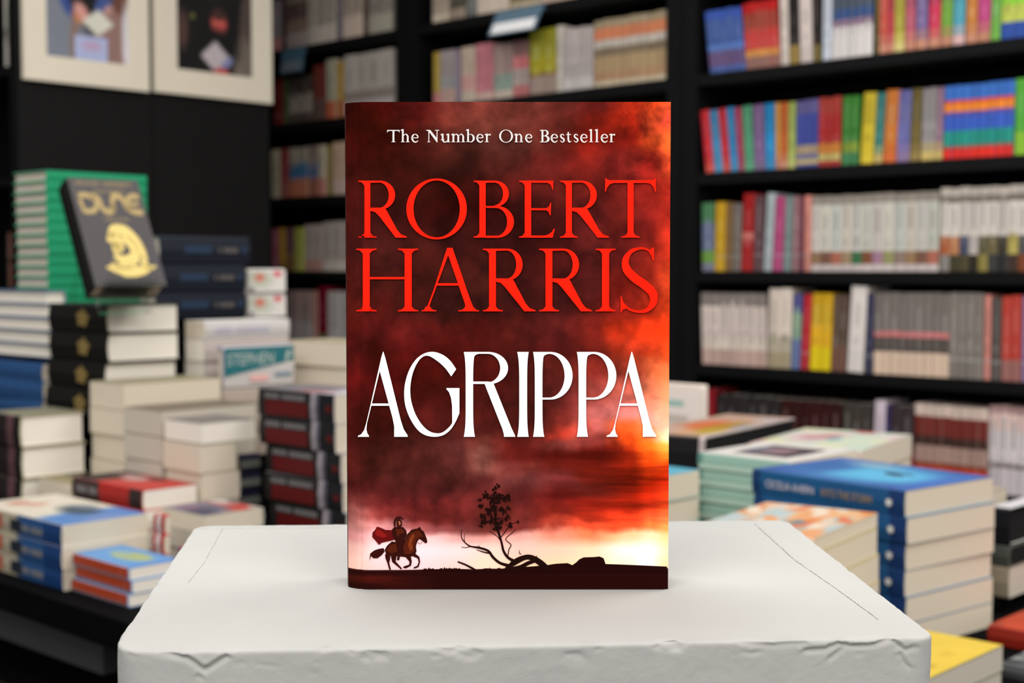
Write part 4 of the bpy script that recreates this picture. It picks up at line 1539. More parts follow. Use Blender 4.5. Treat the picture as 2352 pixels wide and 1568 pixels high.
M_PLASTER = bpy.data.materials.new('white_painted_plaster')
M_PLASTER.use_nodes = True
nt = M_PLASTER.node_tree
b = nt.nodes['Principled BSDF']
b.inputs['Roughness'].default_value = 0.75
b.inputs['Specular IOR Level'].default_value = 0.2
tc = nt.nodes.new('ShaderNodeTexCoord')
n1 = nt.nodes.new('ShaderNodeTexNoise')
n1.inputs['Scale'].default_value = 14
n1.inputs['Detail'].default_value = 5
cr = nt.nodes.new('ShaderNodeValToRGB')
cr.color_ramp.elements[0].position = .3
cr.color_ramp.elements[0].color = (0.368, 0.364, 0.350, 1)
cr.color_ramp.elements[1].position = .7
cr.color_ramp.elements[1].color = (0.390, 0.385, 0.369, 1)
n2 = nt.nodes.new('ShaderNodeTexNoise')
n2.inputs['Scale'].default_value = 150
n2.inputs['Detail'].default_value = 8
n2.inputs['Roughness'].default_value = .65
n2.inputs['Distortion'].default_value = .6
bp = nt.nodes.new('ShaderNodeBump')
bp.inputs['Strength'].default_value = .28
bp.inputs['Distance'].default_value = .0012
nt.links.new(tc.outputs['Object'], n1.inputs['Vector'])
nt.links.new(tc.outputs['Object'], n2.inputs['Vector'])
nt.links.new(n1.outputs['Fac'], cr.inputs['Fac'])
nt.links.new(cr.outputs['Color'], b.inputs['Base Color'])
nt.links.new(n2.outputs['Fac'], bp.inputs['Height'])
nt.links.new(bp.outputs[0], b.inputs['Normal'])
M_SEAM = mat('seam_grime', color=(0.22, 0.215, 0.2, 1), rough=0.9, spec=0.05, vary=0.5, bscale=400)

qc = [onz(249, 1500, PZ), onz(2154, 1464, PZ), onz(1806, 1193, PZ), onz(448, 1207, PZ)]
pc = sum(qc, Vector()) / 4
pl_root = empty('display_plinth', (pc.x, pc.y, 0))
tag(pl_root, 'white painted plinth with chipped edges under the large red novel', 'plinth')
rad = [.024, .011, .013, .012]
outline = []
for i in range(4):
    p, a_, b_ = qc[i], qc[i - 1], qc[(i + 1) % 4]
    da, db = (a_ - p).normalized(), (b_ - p).normalized()
    p0, p1 = p + da * rad[i], p + db * rad[i]
    for k in range(13):
        t = k / 12
        outline.append(p0 * (1 - t) ** 2 + p * 2 * t * (1 - t) + p1 * t * t)
    nxt = qc[(i + 1) % 4]
    e = nxt + (p - nxt).normalized() * rad[(i + 1) % 4]
    ns = int((e - p1).length / .0009)
    for k in range(1, ns):
        outline.append(p1.lerp(e, k / ns))
N = len(outline)
cen = Vector((pc.x, pc.y, 0))
nrm = []
for i in range(N):
    t = (outline[(i + 1) % N] - outline[i - 1]).normalized()
    nrm.append(Vector((t.y, -t.x, 0)))


def fract(p, s, o=4):
    return mnoise.fractal(p * s, 1.0, 2.0, o)


FA, FB = qc[0], qc[1]
FD = (FB - FA).normalized()
FNV = Vector((FD.y, -FD.x, 0))


def on_front(px, py):
    d = ray(px, py)
    t = FA.dot(FNV) / d.dot(FNV)
    w_ = d * t + Vector((0, 0, CAM_Z))
    return ((w_ - FA).dot(FD), w_.z - PZ)


CRACKS = []
for pl, dep, wid in (([(385, 1503), (430, 1511), (470, 1538), (490, 1527), (520, 1508)], .0011, .0011), ([(258, 1532), (275, 1518), (300, 1508)], .0006, .0012), ([(1850, 1494), (1890, 1490), (1925, 1479), (1962, 1483), (2004, 1480), (2042, 1470)], .0010, .0010),
                     ([(1905, 1512), (1938, 1488)], .0007, .0009), ([(2052, 1472), (2080, 1492), (2102, 1484)], .0009, .0009), ([(2068, 1500), (2076, 1518), (2088, 1532)], .0006, .0009), ([(1700, 1476), (1770, 1482), (1850, 1478)], .0006, .0010), ([(980, 1486), (1020, 1492), (1080, 1487)], .0005, .0009), ([(455, 1552), (462, 1556)], .0006, .0009)):
    c_ = [on_front(*q_) for q_ in pl]
    for a_, b_ in zip(c_, c_[1:]):
        CRACKS.append((a_, b_, dep, wid))


def crack(s_, h_):
    best = 0.0
    for a_, b_, dep, wid in CRACKS:
        if s_ < min(a_[0], b_[0]) - .004 or s_ > max(a_[0], b_[0]) + .004:
            continue
        ex, ey = b_[0] - a_[0], b_[1] - a_[1]
        t = max(0, min(1, ((s_ - a_[0]) * ex + (h_ - a_[1]) * ey) / (ex * ex + ey * ey)))
        dx, dy = s_ - a_[0] - t * ex, h_ - a_[1] - t * ey
        d = math.hypot(dx, dy)
        v_ = -dep * math.exp(-(d / wid) ** 2)
        if dy > 0:
            v_ += dep * .45 * math.exp(-((d - 1.6 * wid) / wid) ** 2)
        if abs(v_) > abs(best):
            best = v_
    return best


vsx, fsx = [], []
RR = .0017
prof = [(-.007, 0.0), (-RR, 0.0)]
for k in range(1, 6):
    a_ = k / 5 * HALF
    prof.append((-RR + RR * math.sin(a_), -RR + RR * math.cos(a_)))
z = RR
while z < .055:
    z += .0009 if z < .03 else .003
    prof.append((0, -z))
prof += [(0, -.2), (0, -.6), (0, -(PZ - .001))]
for off, dz in prof:
    for i in range(N):
        p = outline[i]
        q = Vector((p.x, p.y, PZ + dz)) + nrm[i] * off
        if off < -.006:
            pass
        else:
            wv = fract(q, 26, 3) * .0004 + fract(q, 110, 3) * .00014
            edge = math.exp(-(dz / .007) ** 2) if dz < 0 else .5
            ch = fract(Vector((q.x * 60, q.y * 60, q.z * 130)) + Vector((4, 1, 7)), 1, 4)
            wv -= max(0, ch - .28) * (.0026 if nrm[i].y < -.8 else .0012) * edge
            if dz <= 0 and nrm[i].dot(FNV) > .8:
                wv += crack((q - FA).dot(FD), dz)
            q += nrm[i] * wv
            if off > -RR * .8:
                q.z += fract(q, 70, 3) * .00035 * edge
        vsx.append(tuple(q - cen))
for j in range(len(prof) - 1):
    for i in range(N):
        k = (i + 1) % N
        fsx.append((j * N + i, (j + 1) * N + i, (j + 1) * N + k, j * N + k))
vsx.append((0, 0, PZ))
for i in range(N):
    fsx.append((len(vsx) - 1, i, (i + 1) % N))
fsx.append(tuple((len(prof) - 1) * N + i for i in range(N))[::-1])
me = bpy.data.meshes.new('plinth_body')
me.from_pydata(vsx, [], fsx)
me.materials.append(M_PLASTER)
for p_ in me.polygons:
    p_.use_smooth = len(p_.vertices) == 4
bm = bmesh.new()
bm.from_mesh(me)
bmesh.ops.recalc_face_normals(bm, faces=bm.faces)
bm.to_mesh(me)
bm.free()
link('plinth_body', me, pl_root)


M_SEAM2 = mat('faint_seam_grime', color=(0.350, 0.344, 0.328, 1), rough=0.9, spec=0.05, vary=0.3, bscale=300)


def seam(pts, w0, seed, mt=M_SEAM):
    m1 = MB()
    rs = random.Random(seed)
    P_ = [onz(px, py, PZ + .00012) - cen for px, py in pts]
    prev = None
    tot = 34
    for s in range(len(P_) - 1):
        for k in range(tot):
            p = P_[s].lerp(P_[s + 1], k / tot)
            d = (P_[s + 1] - P_[s]).normalized()
            nn = Vector((-d.y, d.x, 0))
            ww = w0 * rs.uniform(.05, 1.0)
            p = p + nn * rs.uniform(-.00018, .00018)
            cur = (p + nn * ww / 2, p - nn * ww / 2)
            if prev:
                m1.face([prev[0], prev[1], cur[1], cur[0]])
            prev = cur
    return m1.build('seam', mt, pl_root)


seam([(1733, 1202), (1822, 1283), (1923, 1353), (2020, 1424)], .0006, 3)
seam([(512, 1213), (470, 1290), (430, 1340)], .0005, 5, M_SEAM2)
seam([(448, 1214), (620, 1212), (790, 1211)], .0006, 8, M_SEAM2)

# ------------------------------------------------------------------ the large red novel
hx0, hx1 = at(794, 793, HY).x, at(1537.5, 793, HY).x
hz0, hz1 = PZ + .0003, at(1165, 234, HY).z
HW, HH, HT = hx1 - hx0, hz1 - hz0, 0.030
hero = empty('large_novel', ((hx0 + hx1) / 2, HY + HT / 2, hz0))
tag(hero, 'large red novel with stormy sunset cover standing upright on the white plinth', 'book')
HO = Vector(hero.location)


def cov_y(s):
    return HY + .0055 * max(0.0, 1 - s / .0112) ** 2 + .00045 * math.exp(-((s - .0066) / .0007) ** 2)


cxs = [797, 880, 960, 1040, 1120, 1200, 1280, 1360, 1440, 1490, 1537]
sky = [
    (235, '52,12,6 58,12,8 92,24,21 108,48,40 114,54,46 108,50,42 90,38,32 92,28,24 196,52,28 236,78,36 240,92,52'),
    (280, '50,12,8 54,14,8 80,22,18 98,44,36 110,55,45 105,50,42 84,34,28 100,25,16 190,46,24 232,84,46 224,76,56'),
    (320, '50,12,10 50,12,8 58,20,14 72,32,26 80,40,33 85,42,35 82,34,28 104,24,14 124,28,18 236,86,40 246,112,52'),
    (370, '52,14,12 48,14,10 52,18,14 60,26,20 70,30,24 78,30,26 88,30,26 100,28,22 116,34,30 160,38,30 236,82,46'),
    (420, '58,18,14 55,18,14 50,16,12 52,16,12 62,20,16 80,26,22 92,30,26 100,30,24 110,30,26 128,32,26 178,46,32'),
    (480, '60,18,16 52,18,16 48,14,12 48,12,10 50,14,12 60,20,18 72,24,22 85,28,26 100,30,26 112,30,26 146,38,28'),
    (560, '62,22,20 60,24,22 58,22,18 54,20,18 56,20,18 60,20,18 70,22,20 80,28,26 95,28,26 118,32,26 168,45,28'),
    (640, '72,24,20 66,24,20 62,24,20 60,24,20 58,24,20 62,22,20 72,24,22 78,28,26 104,26,18 138,38,26 205,68,36'),
    (700, '76,24,20 72,22,18 64,24,20 60,24,20 58,24,20 60,22,20 70,26,24 84,28,24 118,30,24 172,46,25 222,68,30'),
    (750, '70,20,16 72,20,18 95,28,26 76,22,18 70,20,16 70,24,20 84,30,28 110,32,26 172,46,22 206,54,22 228,62,22'),
    (800, '80,22,20 62,16,12 76,18,16 80,20,16 72,22,18 66,22,18 80,26,24 110,34,26 186,56,32 216,66,32 232,78,34'),
    (850, '92,22,20 64,14,12 60,14,10 66,18,14 76,22,18 68,24,20 90,32,26 120,40,32 190,72,48 236,108,64 246,134,80'),
    (900, '70,18,16 62,16,14 64,18,14 60,18,14 66,22,18 72,26,22 100,38,34 140,62,55 196,98,84 242,134,100 252,170,118'),
    (950, '62,18,14 60,18,14 66,22,20 70,24,20 70,24,20 74,26,22 108,40,34 150,80,76 202,114,108 242,166,148 255,204,168'),
    (985, '60,18,14 58,18,14 64,22,18 78,32,28 70,26,22 80,28,24 150,50,38 172,86,80 236,96,42 250,142,84 255,216,168'),
    (1010, '62,20,16 64,24,20 72,30,26 88,42,38 95,45,38 78,24,20 102,46,42 122,50,44 214,72,22 250,120,36 255,172,74'),
    (1040, '64,22,18 68,28,24 74,32,28 84,40,36 125,72,64 78,24,20 74,18,14 80,18,12 142,36,15 222,80,20 250,132,42'),
    (1075, '66,24,20 70,30,26 74,32,28 80,36,32 130,75,66 95,42,38 80,24,18 92,25,15 112,26,12 200,54,15 236,66,16'),
    (1110, '68,24,22 74,28,26 80,32,30 82,34,32 84,36,34 98,48,46 98,40,40 102,32,24 124,28,14 182,38,12 228,50,15'),
    (1150, '86,40,38 92,32,32 98,34,32 92,34,32 90,36,34 96,36,34 96,26,22 108,26,16 130,30,14 188,48,22 232,70,30'),
    (1180, '120,70,66 112,44,42 110,40,38 98,36,34 94,38,34 98,38,34 108,32,24 124,34,20 180,52,28 228,86,46 236,112,62'),
    (1205, '160,105,100 190,125,125 160,85,85 120,60,58 110,48,44 118,48,44 166,62,46 208,72,45 218,76,40 238,124,64 246,168,92'),
    (1228, '180,120,120 235,195,195 235,190,190 215,155,150 215,150,140 226,162,152 228,134,112 232,124,84 242,196,146 252,230,186 250,218,152'),
    (1260, '205,160,150 240,210,215 246,216,222 242,208,208 246,208,194 242,190,176 242,194,170 252,218,184 255,250,236 255,255,250 255,236,192'),
    (1300, '235,180,165 240,195,195 240,200,205 242,198,192 250,216,190 246,212,178 246,208,168 252,228,188 255,242,208 255,255,246 255,222,168'),
    (1355, '235,180,165 240,195,195 240,200,205 242,198,192 250,216,190 246,212,178 246,208,168 252,228,188 255,242,208 255,255,246 255,222,168')]
rows = np.array([r_[0] for r_ in sky], float)
ctl = np.array([[[float(x) for x in c.split(',')] for c in r_[1].split()] for r_ in sky])
NX, NY = 330, 500
PX, PY = np.meshgrid(794 + (np.arange(NX) + .5) / NX * 743.5, 1351 - (np.arange(NY) + .5) / NY * 1117)
wx = (vnoise(NX, NY, 6, 9, 31) - .5) * 90
wy = (vnoise(NX, NY, 6, 9, 32) - .5) * 66
calm = np.clip((PY - 1190) / 60, 0, 1)
edge_f = np.clip((1545 - PX) / 110, 0, 1) * np.clip((PX - 790) / 60, 0, 1)
wx *= edge_f
QX = np.clip(PX + wx * (1 - .6 * calm), 797, 1537)
QY = np.clip(PY + wy * (1 - .75 * calm), 235, 1355)


def smooth(f):
    return f * f * (3 - 2 * f)


fi = np.interp(QX, cxs, np.arange(len(cxs)))
fj = np.interp(QY, rows, np.arange(len(rows)))
i0 = np.clip(fi.astype(int), 0, len(cxs) - 2)
j0 = np.clip(fj.astype(int), 0, len(rows) - 2)
fx, fy = smooth(fi - i0)[..., None], smooth(fj - j0)[..., None]
img = (ctl[j0, i0] * (1 - fx) + ctl[j0, i0 + 1] * fx) * (1 - fy) + (ctl[j0 + 1, i0] * (1 - fx) + ctl[j0 + 1, i0 + 1] * fx) * fy
b1, b2 = np.abs(vnoise(NX, NY, 8, 11, 43) - .5), vnoise(NX, NY, 13, 19, 33) - .5
cl_n = .9 * b2 + 1.5 * (b1 - .1)
st_n = vnoise(NX, NY, 3, 46, 34) - .5
stre = np.clip((PX - 1180) / 200, 0, 1) * np.clip((PY - 1010) / 40, 0, 1) * np.clip((1215 - PY) / 30, 0, 1)
fire = np.clip((PX - 1420) / 40, 0, 1) * np.clip((430 - PY) / 60, 0, 1)
amp = (.75 + .55 * fire) * (1 - calm)
img = img * (1 + amp[..., None] * cl_n[..., None] * (1 - stre[..., None])) * (1 + 1.3 * stre[..., None] * st_n[..., None])


img = img - 9 * (1 - img / 255)
gy = np.interp(PX, [794, 900, 1000, 1060, 1110, 1160, 1250, 1300, 1320, 1345, 1385, 1392, 1450, 1540], [1305, 1305, 1304, 1303, 1303, 1302, 1298, 1293, 1297, 1282, 1279, 1294, 1297, 1301])
ga = np.clip((PY - gy) / 3.0, 0, 1)[..., None]
gcol = np.array((30, 4, 3), float) + np.array((34, 9, 4), float) * np.clip((1010 - PX) / 150, 0, 1)[..., None] * np.clip(.35 + st_n * 3, 0, 1)[..., None]
img = img * (1 - ga) + gcol * ga


li = lin_arr(img) / .76                    # keep the hue where the ink is as bright as paper gets
li = li / np.maximum(1.0, li.max(axis=2, keepdims=True)) * .76
img = np.where(li <= .0031308, li * 12.92, 1.055 * np.maximum(li, 1e-6) ** (1 / 2.4) - .055) * 255


def hero_fn(a_, b_):
    s = a_ * HW
    return (hx0 + s - HO.x, cov_y(s) - HO.y, b_ * HH)


cover = link('front_cover', print_mesh('front_cover', img, .76, hero_fn, M_HERO), hero)
for p_ in cover.data.polygons:
    p_.use_smooth = True
dk = lin((60, 14, 10), .8)
m_ = MB()
pts = [(hx0, HY + .0055), (hx0 - .0012, HY + .012), (hx0 - .0012, HY + HT - .008), (hx0 + .0004, HY + HT - .003), (hx0 + .003, HY + HT)]
for i in range(4):
    p, q = pts[i], pts[i + 1]
    m_.face([(p[0] - HO.x, p[1] - HO.y, 0), (p[0] - HO.x, p[1] - HO.y, HH), (q[0] - HO.x, q[1] - HO.y, HH), (q[0] - HO.x, q[1] - HO.y, 0)], dk)
m_.build('spine', M_PRINT, hero, weld=True)
m_ = MB()
m_.box(hx0 + .003 - HO.x, hx1 - HO.x, HT / 2 - .0012, HT / 2, 0, HH, dk)
m_.build('back_cover', M_PRINT, hero)
m_ = MB()
m_.box(hx0 + .0025 - HO.x, hx1 - .0012 - HO.x, .0085 - HT / 2, HT / 2 - .0014, .0003, HH - .0015)
m_.box(hx0 + .0155 - HO.x, hx1 - .0012 - HO.x, .0008 - HT / 2, .0085 - HT / 2, .0003, HH - .0015)
m_.build('page_block', M_PAGE, hero)


class Ink:
    """flat print on the cover, drawn in a crop of the cover whose corner is (ox, oy)"""
    K = 780 / 2352

    def __init__(s, ox, oy, lift=.0007):
        s.ox, s.oy, s.lift, s.mb = ox, oy, lift, MB()

    def pt(s, x, y):
        px, py = s.ox + s.K * x, s.oy + s.K * y
        q = at(px, py, HY)
        yy = cov_y(q.x - hx0) - s.lift
        q = at(px, py, yy)
        return (q.x - HO.x, q.y - HO.y, q.z - HO.z)

    def poly(s, pts, col=(1, 1, 1, 1)):
        tri = tessellate_polygon([[Vector((p[0], p[1], 0)) for p in pts]])
        s.lift += 1.5e-6
        P3 = [s.pt(*p) for p in pts]
        for t in tri:
            f = [pts[i] for i in t]
            ar = (f[1][0] - f[0][0]) * (f[2][1] - f[0][1]) - (f[2][0] - f[0][0]) * (f[1][1] - f[0][1])
            t = t if ar < 0 else t[::-1]
            s.mb.face([P3[i] for i in t], col)

    def strip(s, A, B, col=(1, 1, 1, 1)):
        s.lift += 1.5e-6
        for i in range(len(A) - 1):
            s.mb.face([s.pt(*A[i]), s.pt(*A[i + 1]), s.pt(*B[i + 1]), s.pt(*B[i])], col)

    def rib(s, pts, wds, col=(1, 1, 1, 1), n=8):
        s.lift += 1.5e-6
        ribbon(s.mb, pts, wds, s.pt, n, col)

    def crescent(s, co, ro, ci, ri, a0, a1, n=28):
        """between an outer and an inner ellipse, degrees, y downward"""
        A, B = [], []
        for i in range(n + 1):
            t = R(a0 + (a1 - a0) * i / n)
            A.append((co[0] + ro[0] * math.cos(t), co[1] + ro[1] * math.sin(t)))
            B.append((ci[0] + ri[0] * math.cos(t), ci[1] + ri[1] * math.sin(t)))
        s.strip(A, B)

    def serif(s, xl, xr, sl, sr, y, dirn, th=9, br=26):
        """bracketed serif on a stem xl..xr; reaches sl..sr at line y; dirn +1 when the stem goes down from it"""
        d = dirn
        A = [(sl, y), (sl, y + d * th)]
        for k in range(1, 6):
            t = k / 5
            A.append((sl + (xl - sl) * (1 - (1 - t) ** 1.0) ** .8, y + d * (th + br * t ** 2.4)))
        B = [(sr, y), (sr, y + d * th)]
        for k in range(1, 6):
            t = k / 5
            B.append((sr + (xr - sr) * t ** .8, y + d * (th + br * t ** 2.4)))
        s.strip(A, B)

    def stem(s, xl, xr, y0, y1, tl=None, tr=None, bl_=None, br_=None, th=9, br=26):
        s.poly([(xl, y0), (xr, y0), (xr, y1), (xl, y1)])
        if tl is not None:
            s.serif(xl, xr, tl, tr, y0, 1, th, br)
        if bl_ is not None:
            s.serif(xl, xr, bl_, br_, y1, -1, th, br)

    def build(s, name, material, parent):
        return s.mb.build(name, material, parent)


M_REDINK = mat('bright_red_ink', color=(0.98, 0.012, 0.0, 1), rough=0.6, spec=0.1, vary=0.03, bscale=500)
M_WHITEINK = mat('title_white_ink', color=(0.97, 0.96, 0.95, 1), rough=0.6, spec=0.1, vary=0.02, bscale=500)
M_PALEINK = mat('soft_white_ink', color=(0.86, 0.80, 0.78, 1), rough=0.6, spec=0.1, vary=0.04, bscale=500)


def letter_R(k, x0, x1, tl, bl_, br_, yt, yb, bowl, ymid, leg):
    k.stem(x0, x1, yt, yb, tl, x1, bl_, br_)
    h = ymid - yt
    cx = bowl - 105
    k.poly([(x1 - 2, yt), (cx, yt), (cx, yt + 13), (x1 - 2, yt + 15)])
    k.crescent((cx, yt + h / 2), (105, h / 2), (cx - 6, yt + h / 2), (66, h / 2 - 13), -90, 90)
    k.poly([(x1 - 2, ymid - 14), (cx, ymid - 14), (cx - 4, ymid), (x1 - 2, ymid - 3)])
    k.poly([(x1 - 2, ymid - 6), (x1 + 30, ymid - 6), (cx + 36, ymid - 6), (cx + 46, ymid + 6), (leg - 68, yb - 56), (leg - 42, yb - 24), (leg, yb - 8), (leg, yb), (leg - 78, yb), (leg - 104, yb - 34), (x1 + 62, ymid + 46), (x1 + 34, ymid + 18), (x1 - 2, ymid + 8)])


k = Ink(780, 220)
# ROBERT
letter_R(k, 172, 213, 130, 130, 256, 587, 982, 385, 788, 466)
k.crescent((672, 783), (210, 211), (672, 783), (160, 197), 0, 360, 64)
k.stem(968, 1012, 587, 982, 928, 1012, 928, 1012)
k.poly([(1010, 587), (1075, 587), (1075, 600), (1010, 602)])
k.crescent((1075, 678), (98, 91), (1070, 679), (62, 79), -90, 90)
k.poly([(1010, 763), (1100, 763), (1100, 776), (1010, 776)])
k.crescent((1092, 873), (116, 110), (1086, 873), (74, 96), -92, 90)
k.poly([(1010, 968), (1092, 968), (1092, 983), (1010, 983)])
k.stem(1282, 1327, 587, 982, 1243, 1327, 1243, 1327)
k.poly([(1325, 587), (1480, 587), (1479, 656), (1471, 640), (1462, 616), (1440, 602), (1325, 601)])
k.poly([(1325, 778), (1430, 778), (1448, 768), (1461, 740), (1466, 740), (1462, 828), (1456, 828), (1448, 804), (1430, 792), (1325, 792)])
k.poly([(1325, 967), (1420, 967), (1450, 958), (1472, 940), (1484, 918), (1491, 922), (1476, 982), (1325, 982)])
letter_R(k, 1567, 1609, 1527, 1527, 1650, 587, 982, 1782, 788, 1865)
k.poly([(1840, 566), (1848, 576), (1868, 584), (2160, 584), (2182, 576), (2190, 566), (2192, 664), (2184, 664), (2176, 634), (2154, 610), (2130, 603), (1900, 603), (1872, 612), (1852, 636), (1844, 664), (1838, 664)])
k.stem(1994, 2037, 590, 982, None, None, 1952, 2078)
# HARRIS
for xl, xr, sl, sr in ((161, 209, 115, 256), (450, 500, 404, 544)):
    k.stem(xl, xr, 1058, 1492, sl, sr, sl, sr)
k.poly([(205, 1254), (454, 1254), (454, 1270), (205, 1270)])
k.poly([(744, 1052), (762, 1052), (782, 1052), (905, 1410), (928, 1466), (940, 1484), (870, 1484), (868, 1440), (752, 1104), (640, 1404), (618, 1470), (612, 1484), (592, 1484), (606, 1460), (650, 1345)])
k.poly([(676, 1297), (826, 1297), (832, 1314), (670, 1314)])
k.serif(596, 626, 568, 670, 1492, -1, 8, 26)
k.serif(868, 930, 822, 966, 1492, -1, 8, 22)
letter_R(k, 1035, 1083, 992, 992, 1130, 1058, 1492, 1268, 1278, 1357)
letter_R(k, 1426, 1474, 1382, 1382, 1520, 1058, 1492, 1659, 1278, 1748)
k.stem(1817, 1867, 1058, 1492, 1774, 1911, 1774, 1911)
k.rib([(2168, 1092), (2130, 1064), (2082, 1056), (2018, 1078), (1980, 1140), (1992, 1206), (2046, 1262), (2116, 1312), (2170, 1368), (2172, 1432), (2130, 1482), (2068, 1494), (2004, 1476), (1960, 1438)],
      [12, 13, 16, 28, 46, 58, 62, 62, 60, 48, 28, 16, 14, 20], n=8)
k.poly([(2170, 1050), (2178, 1050), (2178, 1142), (2170, 1142), (2160, 1110), (2140, 1078), (2150, 1064)])
k.poly([(1946, 1386), (1953, 1388), (1966, 1430), (1990, 1462), (1978, 1476), (1960, 1482), (1953, 1500), (1946, 1500)])
k.build('author_lettering', M_REDINK, hero)

# AGRIPPA
k = Ink(780, 720)
for dx in (0, 1722):
    k.poly([(x + dx, y) for x, y in ((300, 264), (304, 264), (318, 310), (424, 738), (444, 800), (472, 844), (472, 853), (378, 853), (378, 780), (366, 720), (278, 398), (224, 622), (190, 760), (186, 800), (192, 828), (204, 846), (204, 853), (127, 853), (127, 846), (150, 834), (170, 806), (184, 760), (212, 640), (288, 306))])
    k.poly([(x + dx, y) for x, y in ((216, 622), (348, 622), (351, 638), (212, 638))])
A_, B_ = [], []
outer = [(808, 385), (770, 330), (720, 288), (655, 265), (590, 274), (530, 316), (482, 390), (454, 480), (447, 560), (456, 640), (486, 722), (536, 800), (590, 840), (655, 853), (716, 842), (766, 806), (804, 748), (830, 688)]
inner = [(773, 435), (728, 374), (668, 322), (612, 292), (570, 304), (536, 346), (508, 410), (493, 480), (490, 550), (500, 620), (528, 700), (572, 770), (622, 814), (672, 828), (712, 822), (752, 792), (780, 756), (800, 700)]
m2 = MB()


def fine(pts, n=6):
    P_ = [Vector(p) for p in pts]
    P_ = [P_[0]] + P_ + [P_[-1]]
    out = []
    for i in range(1, len(P_) - 2):
        for q in range(n):
            t = q / n
            a_, b_, c_, d_ = P_[i - 1], P_[i], P_[i + 1], P_[i + 2]
            out.append(tuple(.5 * ((2 * b_) + (c_ - a_) * t + (2 * a_ - 5 * b_ + 4 * c_ - d_) * t * t + (-a_ + 3 * b_ - 3 * c_ + d_) * t ** 3)))
    return out + [pts[-1]]


k.strip(fine(outer), fine(inner))
k.poly([(740, 515), (830, 515), (830, 690), (806, 744), (780, 760), (779, 640), (772, 586), (758, 544), (740, 524)])


def flare(x0, x1, f0, f1, yt=265, yb=853):
    L_, R_ = [], []
    for i in range(25):
        t = i / 24
        e_ = abs(2 * t - 1) ** 5
        L_.append((x0 + (f0 - x0) * e_, yt + (yb - yt) * t))
        R_.append((x1 + (f1 - x1) * e_, yt + (yb - yt) * t))
    k.strip(L_, R_)


flare(873, 925, 860, 938)
k.poly([(900, 265), (1030, 265), (1030, 278), (965, 278), (944, 284), (930, 300), (925, 330), (915, 330)])
k.crescent((1030, 377), (137, 112), (1024, 377), (88, 99), -90, 74)
k.poly([(922, 470), (1030, 470), (1064, 474), (1068, 485), (1020, 487), (922, 487)])
k.poly([(1003, 484), (1066, 482), (1190, 790), (1216, 845), (1216, 853), (1138, 853), (1138, 838), (1128, 800)])
flare(1244, 1299, 1230, 1310)
for dx, st0 in ((0, 1352), (303, 1352)):
    flare(st0 + dx, 1405 + dx, 1340 + dx, 1418 + dx)
    k.poly([(x + dx, y) for x, y in ((1380, 265), (1470, 265), (1470, 278), (1440, 280), (1418, 290), (1408, 310), (1404, 340), (1396, 340))])
    k.crescent((1460 + dx, 430), (154, 165), (1452 + dx, 430), (106, 151), -90, 90, 40)
    k.poly([(x + dx, y) for x, y in ((1402, 581), (1462, 581), (1462, 595), (1402, 595))])
k.build('title_lettering', M_WHITEINK, hero)

# small line of print at the top of the cover
k = Ink(780, 220)
BL, XH, CAPH = 321, 265, 237
sw, tw = 12, 5.5


def s_l(x, y0, y1=BL, flag=True, w=sw):
    k.poly([(x - w / 2, y0), (x + w / 2, y0), (x + w / 2, y1), (x - w / 2, y1)])
    k.poly([(x - w / 2 - 7, y1 - 4), (x + w / 2 + 7, y1 - 4), (x + w / 2 + 7, y1), (x - w / 2 - 7, y1)])
    if flag:
        k.poly([(x - w / 2 - 9, y0 + 3), (x - w / 2, y0 - 3), (x + w / 2, y0 - 3), (x + w / 2, y0 + 7), (x - w / 2 - 9, y0 + 7)])


def hump(x0, x1):
    k.rib([(x0 + 3, XH + 12), (x0 + (x1 - x0) * .38, XH + 2), (x0 + (x1 - x0) * .72, XH + 2), (x1, XH + 16), (x1, XH + 30)], [4, 5, 8, 11, 12], n=5)


def l_h(x, top):
    s_l(x + 10, top)
    hump(x + 12, x + 44)
    s_l(x + 44, XH + 22, flag=False)


def l_e(x):
    k.rib([(x + 5, XH + 25), (x + 43, XH + 25), (x + 40, XH + 10), (x + 26, XH + 1), (x + 10, XH + 9), (x + 5, XH + 28), (x + 11, BL - 10), (x + 28, BL), (x + 46, BL - 11)], [5, 6, 9, 5, 10, 13, 11, 8, 5], n=5)


def l_r(x):
    s_l(x + 10, XH)
    k.rib([(x + 13, XH + 14), (x + 24, XH + 3), (x + 36, XH + 5)], [4, 7, 13], n=5)


def l_s(x):
    k.rib([(x + 32, XH + 12), (x + 22, XH + 1), (x + 9, XH + 8), (x + 12, XH + 22), (x + 26, XH + 32), (x + 32, BL - 12), (x + 20, BL), (x + 5, BL - 12)], [4, 6, 9, 11, 12, 10, 6, 5], n=5)


# T
s_l(373, CAPH, flag=False, w=13)
k.poly([(330, CAPH - 1), (415, CAPH - 1), (416, CAPH + 20), (410, CAPH + 9), (400, CAPH + 6), (345, CAPH + 6), (336, CAPH + 9), (329, CAPH + 20)])
l_h(428, CAPH - 3)
l_e(498)
# N
s_l(618, CAPH, flag=False, w=6)
k.poly([(600, CAPH - 1), (628, CAPH - 1), (678, BL - 22), (678, BL + 2), (674, BL + 2), (616, CAPH + 8), (600, CAPH + 4)])
k.poly([(672, CAPH), (678, CAPH), (678, BL), (672, BL)])
k.poly([(660, CAPH - 1), (690, CAPH - 1), (690, CAPH + 4), (660, CAPH + 4)])
# u
for q in (0,):
    s_l(714, XH, BL - 14, flag=True)
    k.rib([(714, BL - 18), (720, BL - 4), (734, BL - 1), (750, BL - 14)], [11, 9, 6, 4], n=5)
    s_l(753, XH, flag=True)
# m
s_l(788, XH)
hump(790, 822)
s_l(822, XH + 22, flag=False)
hump(824, 856)
s_l(856, XH + 22, flag=False)
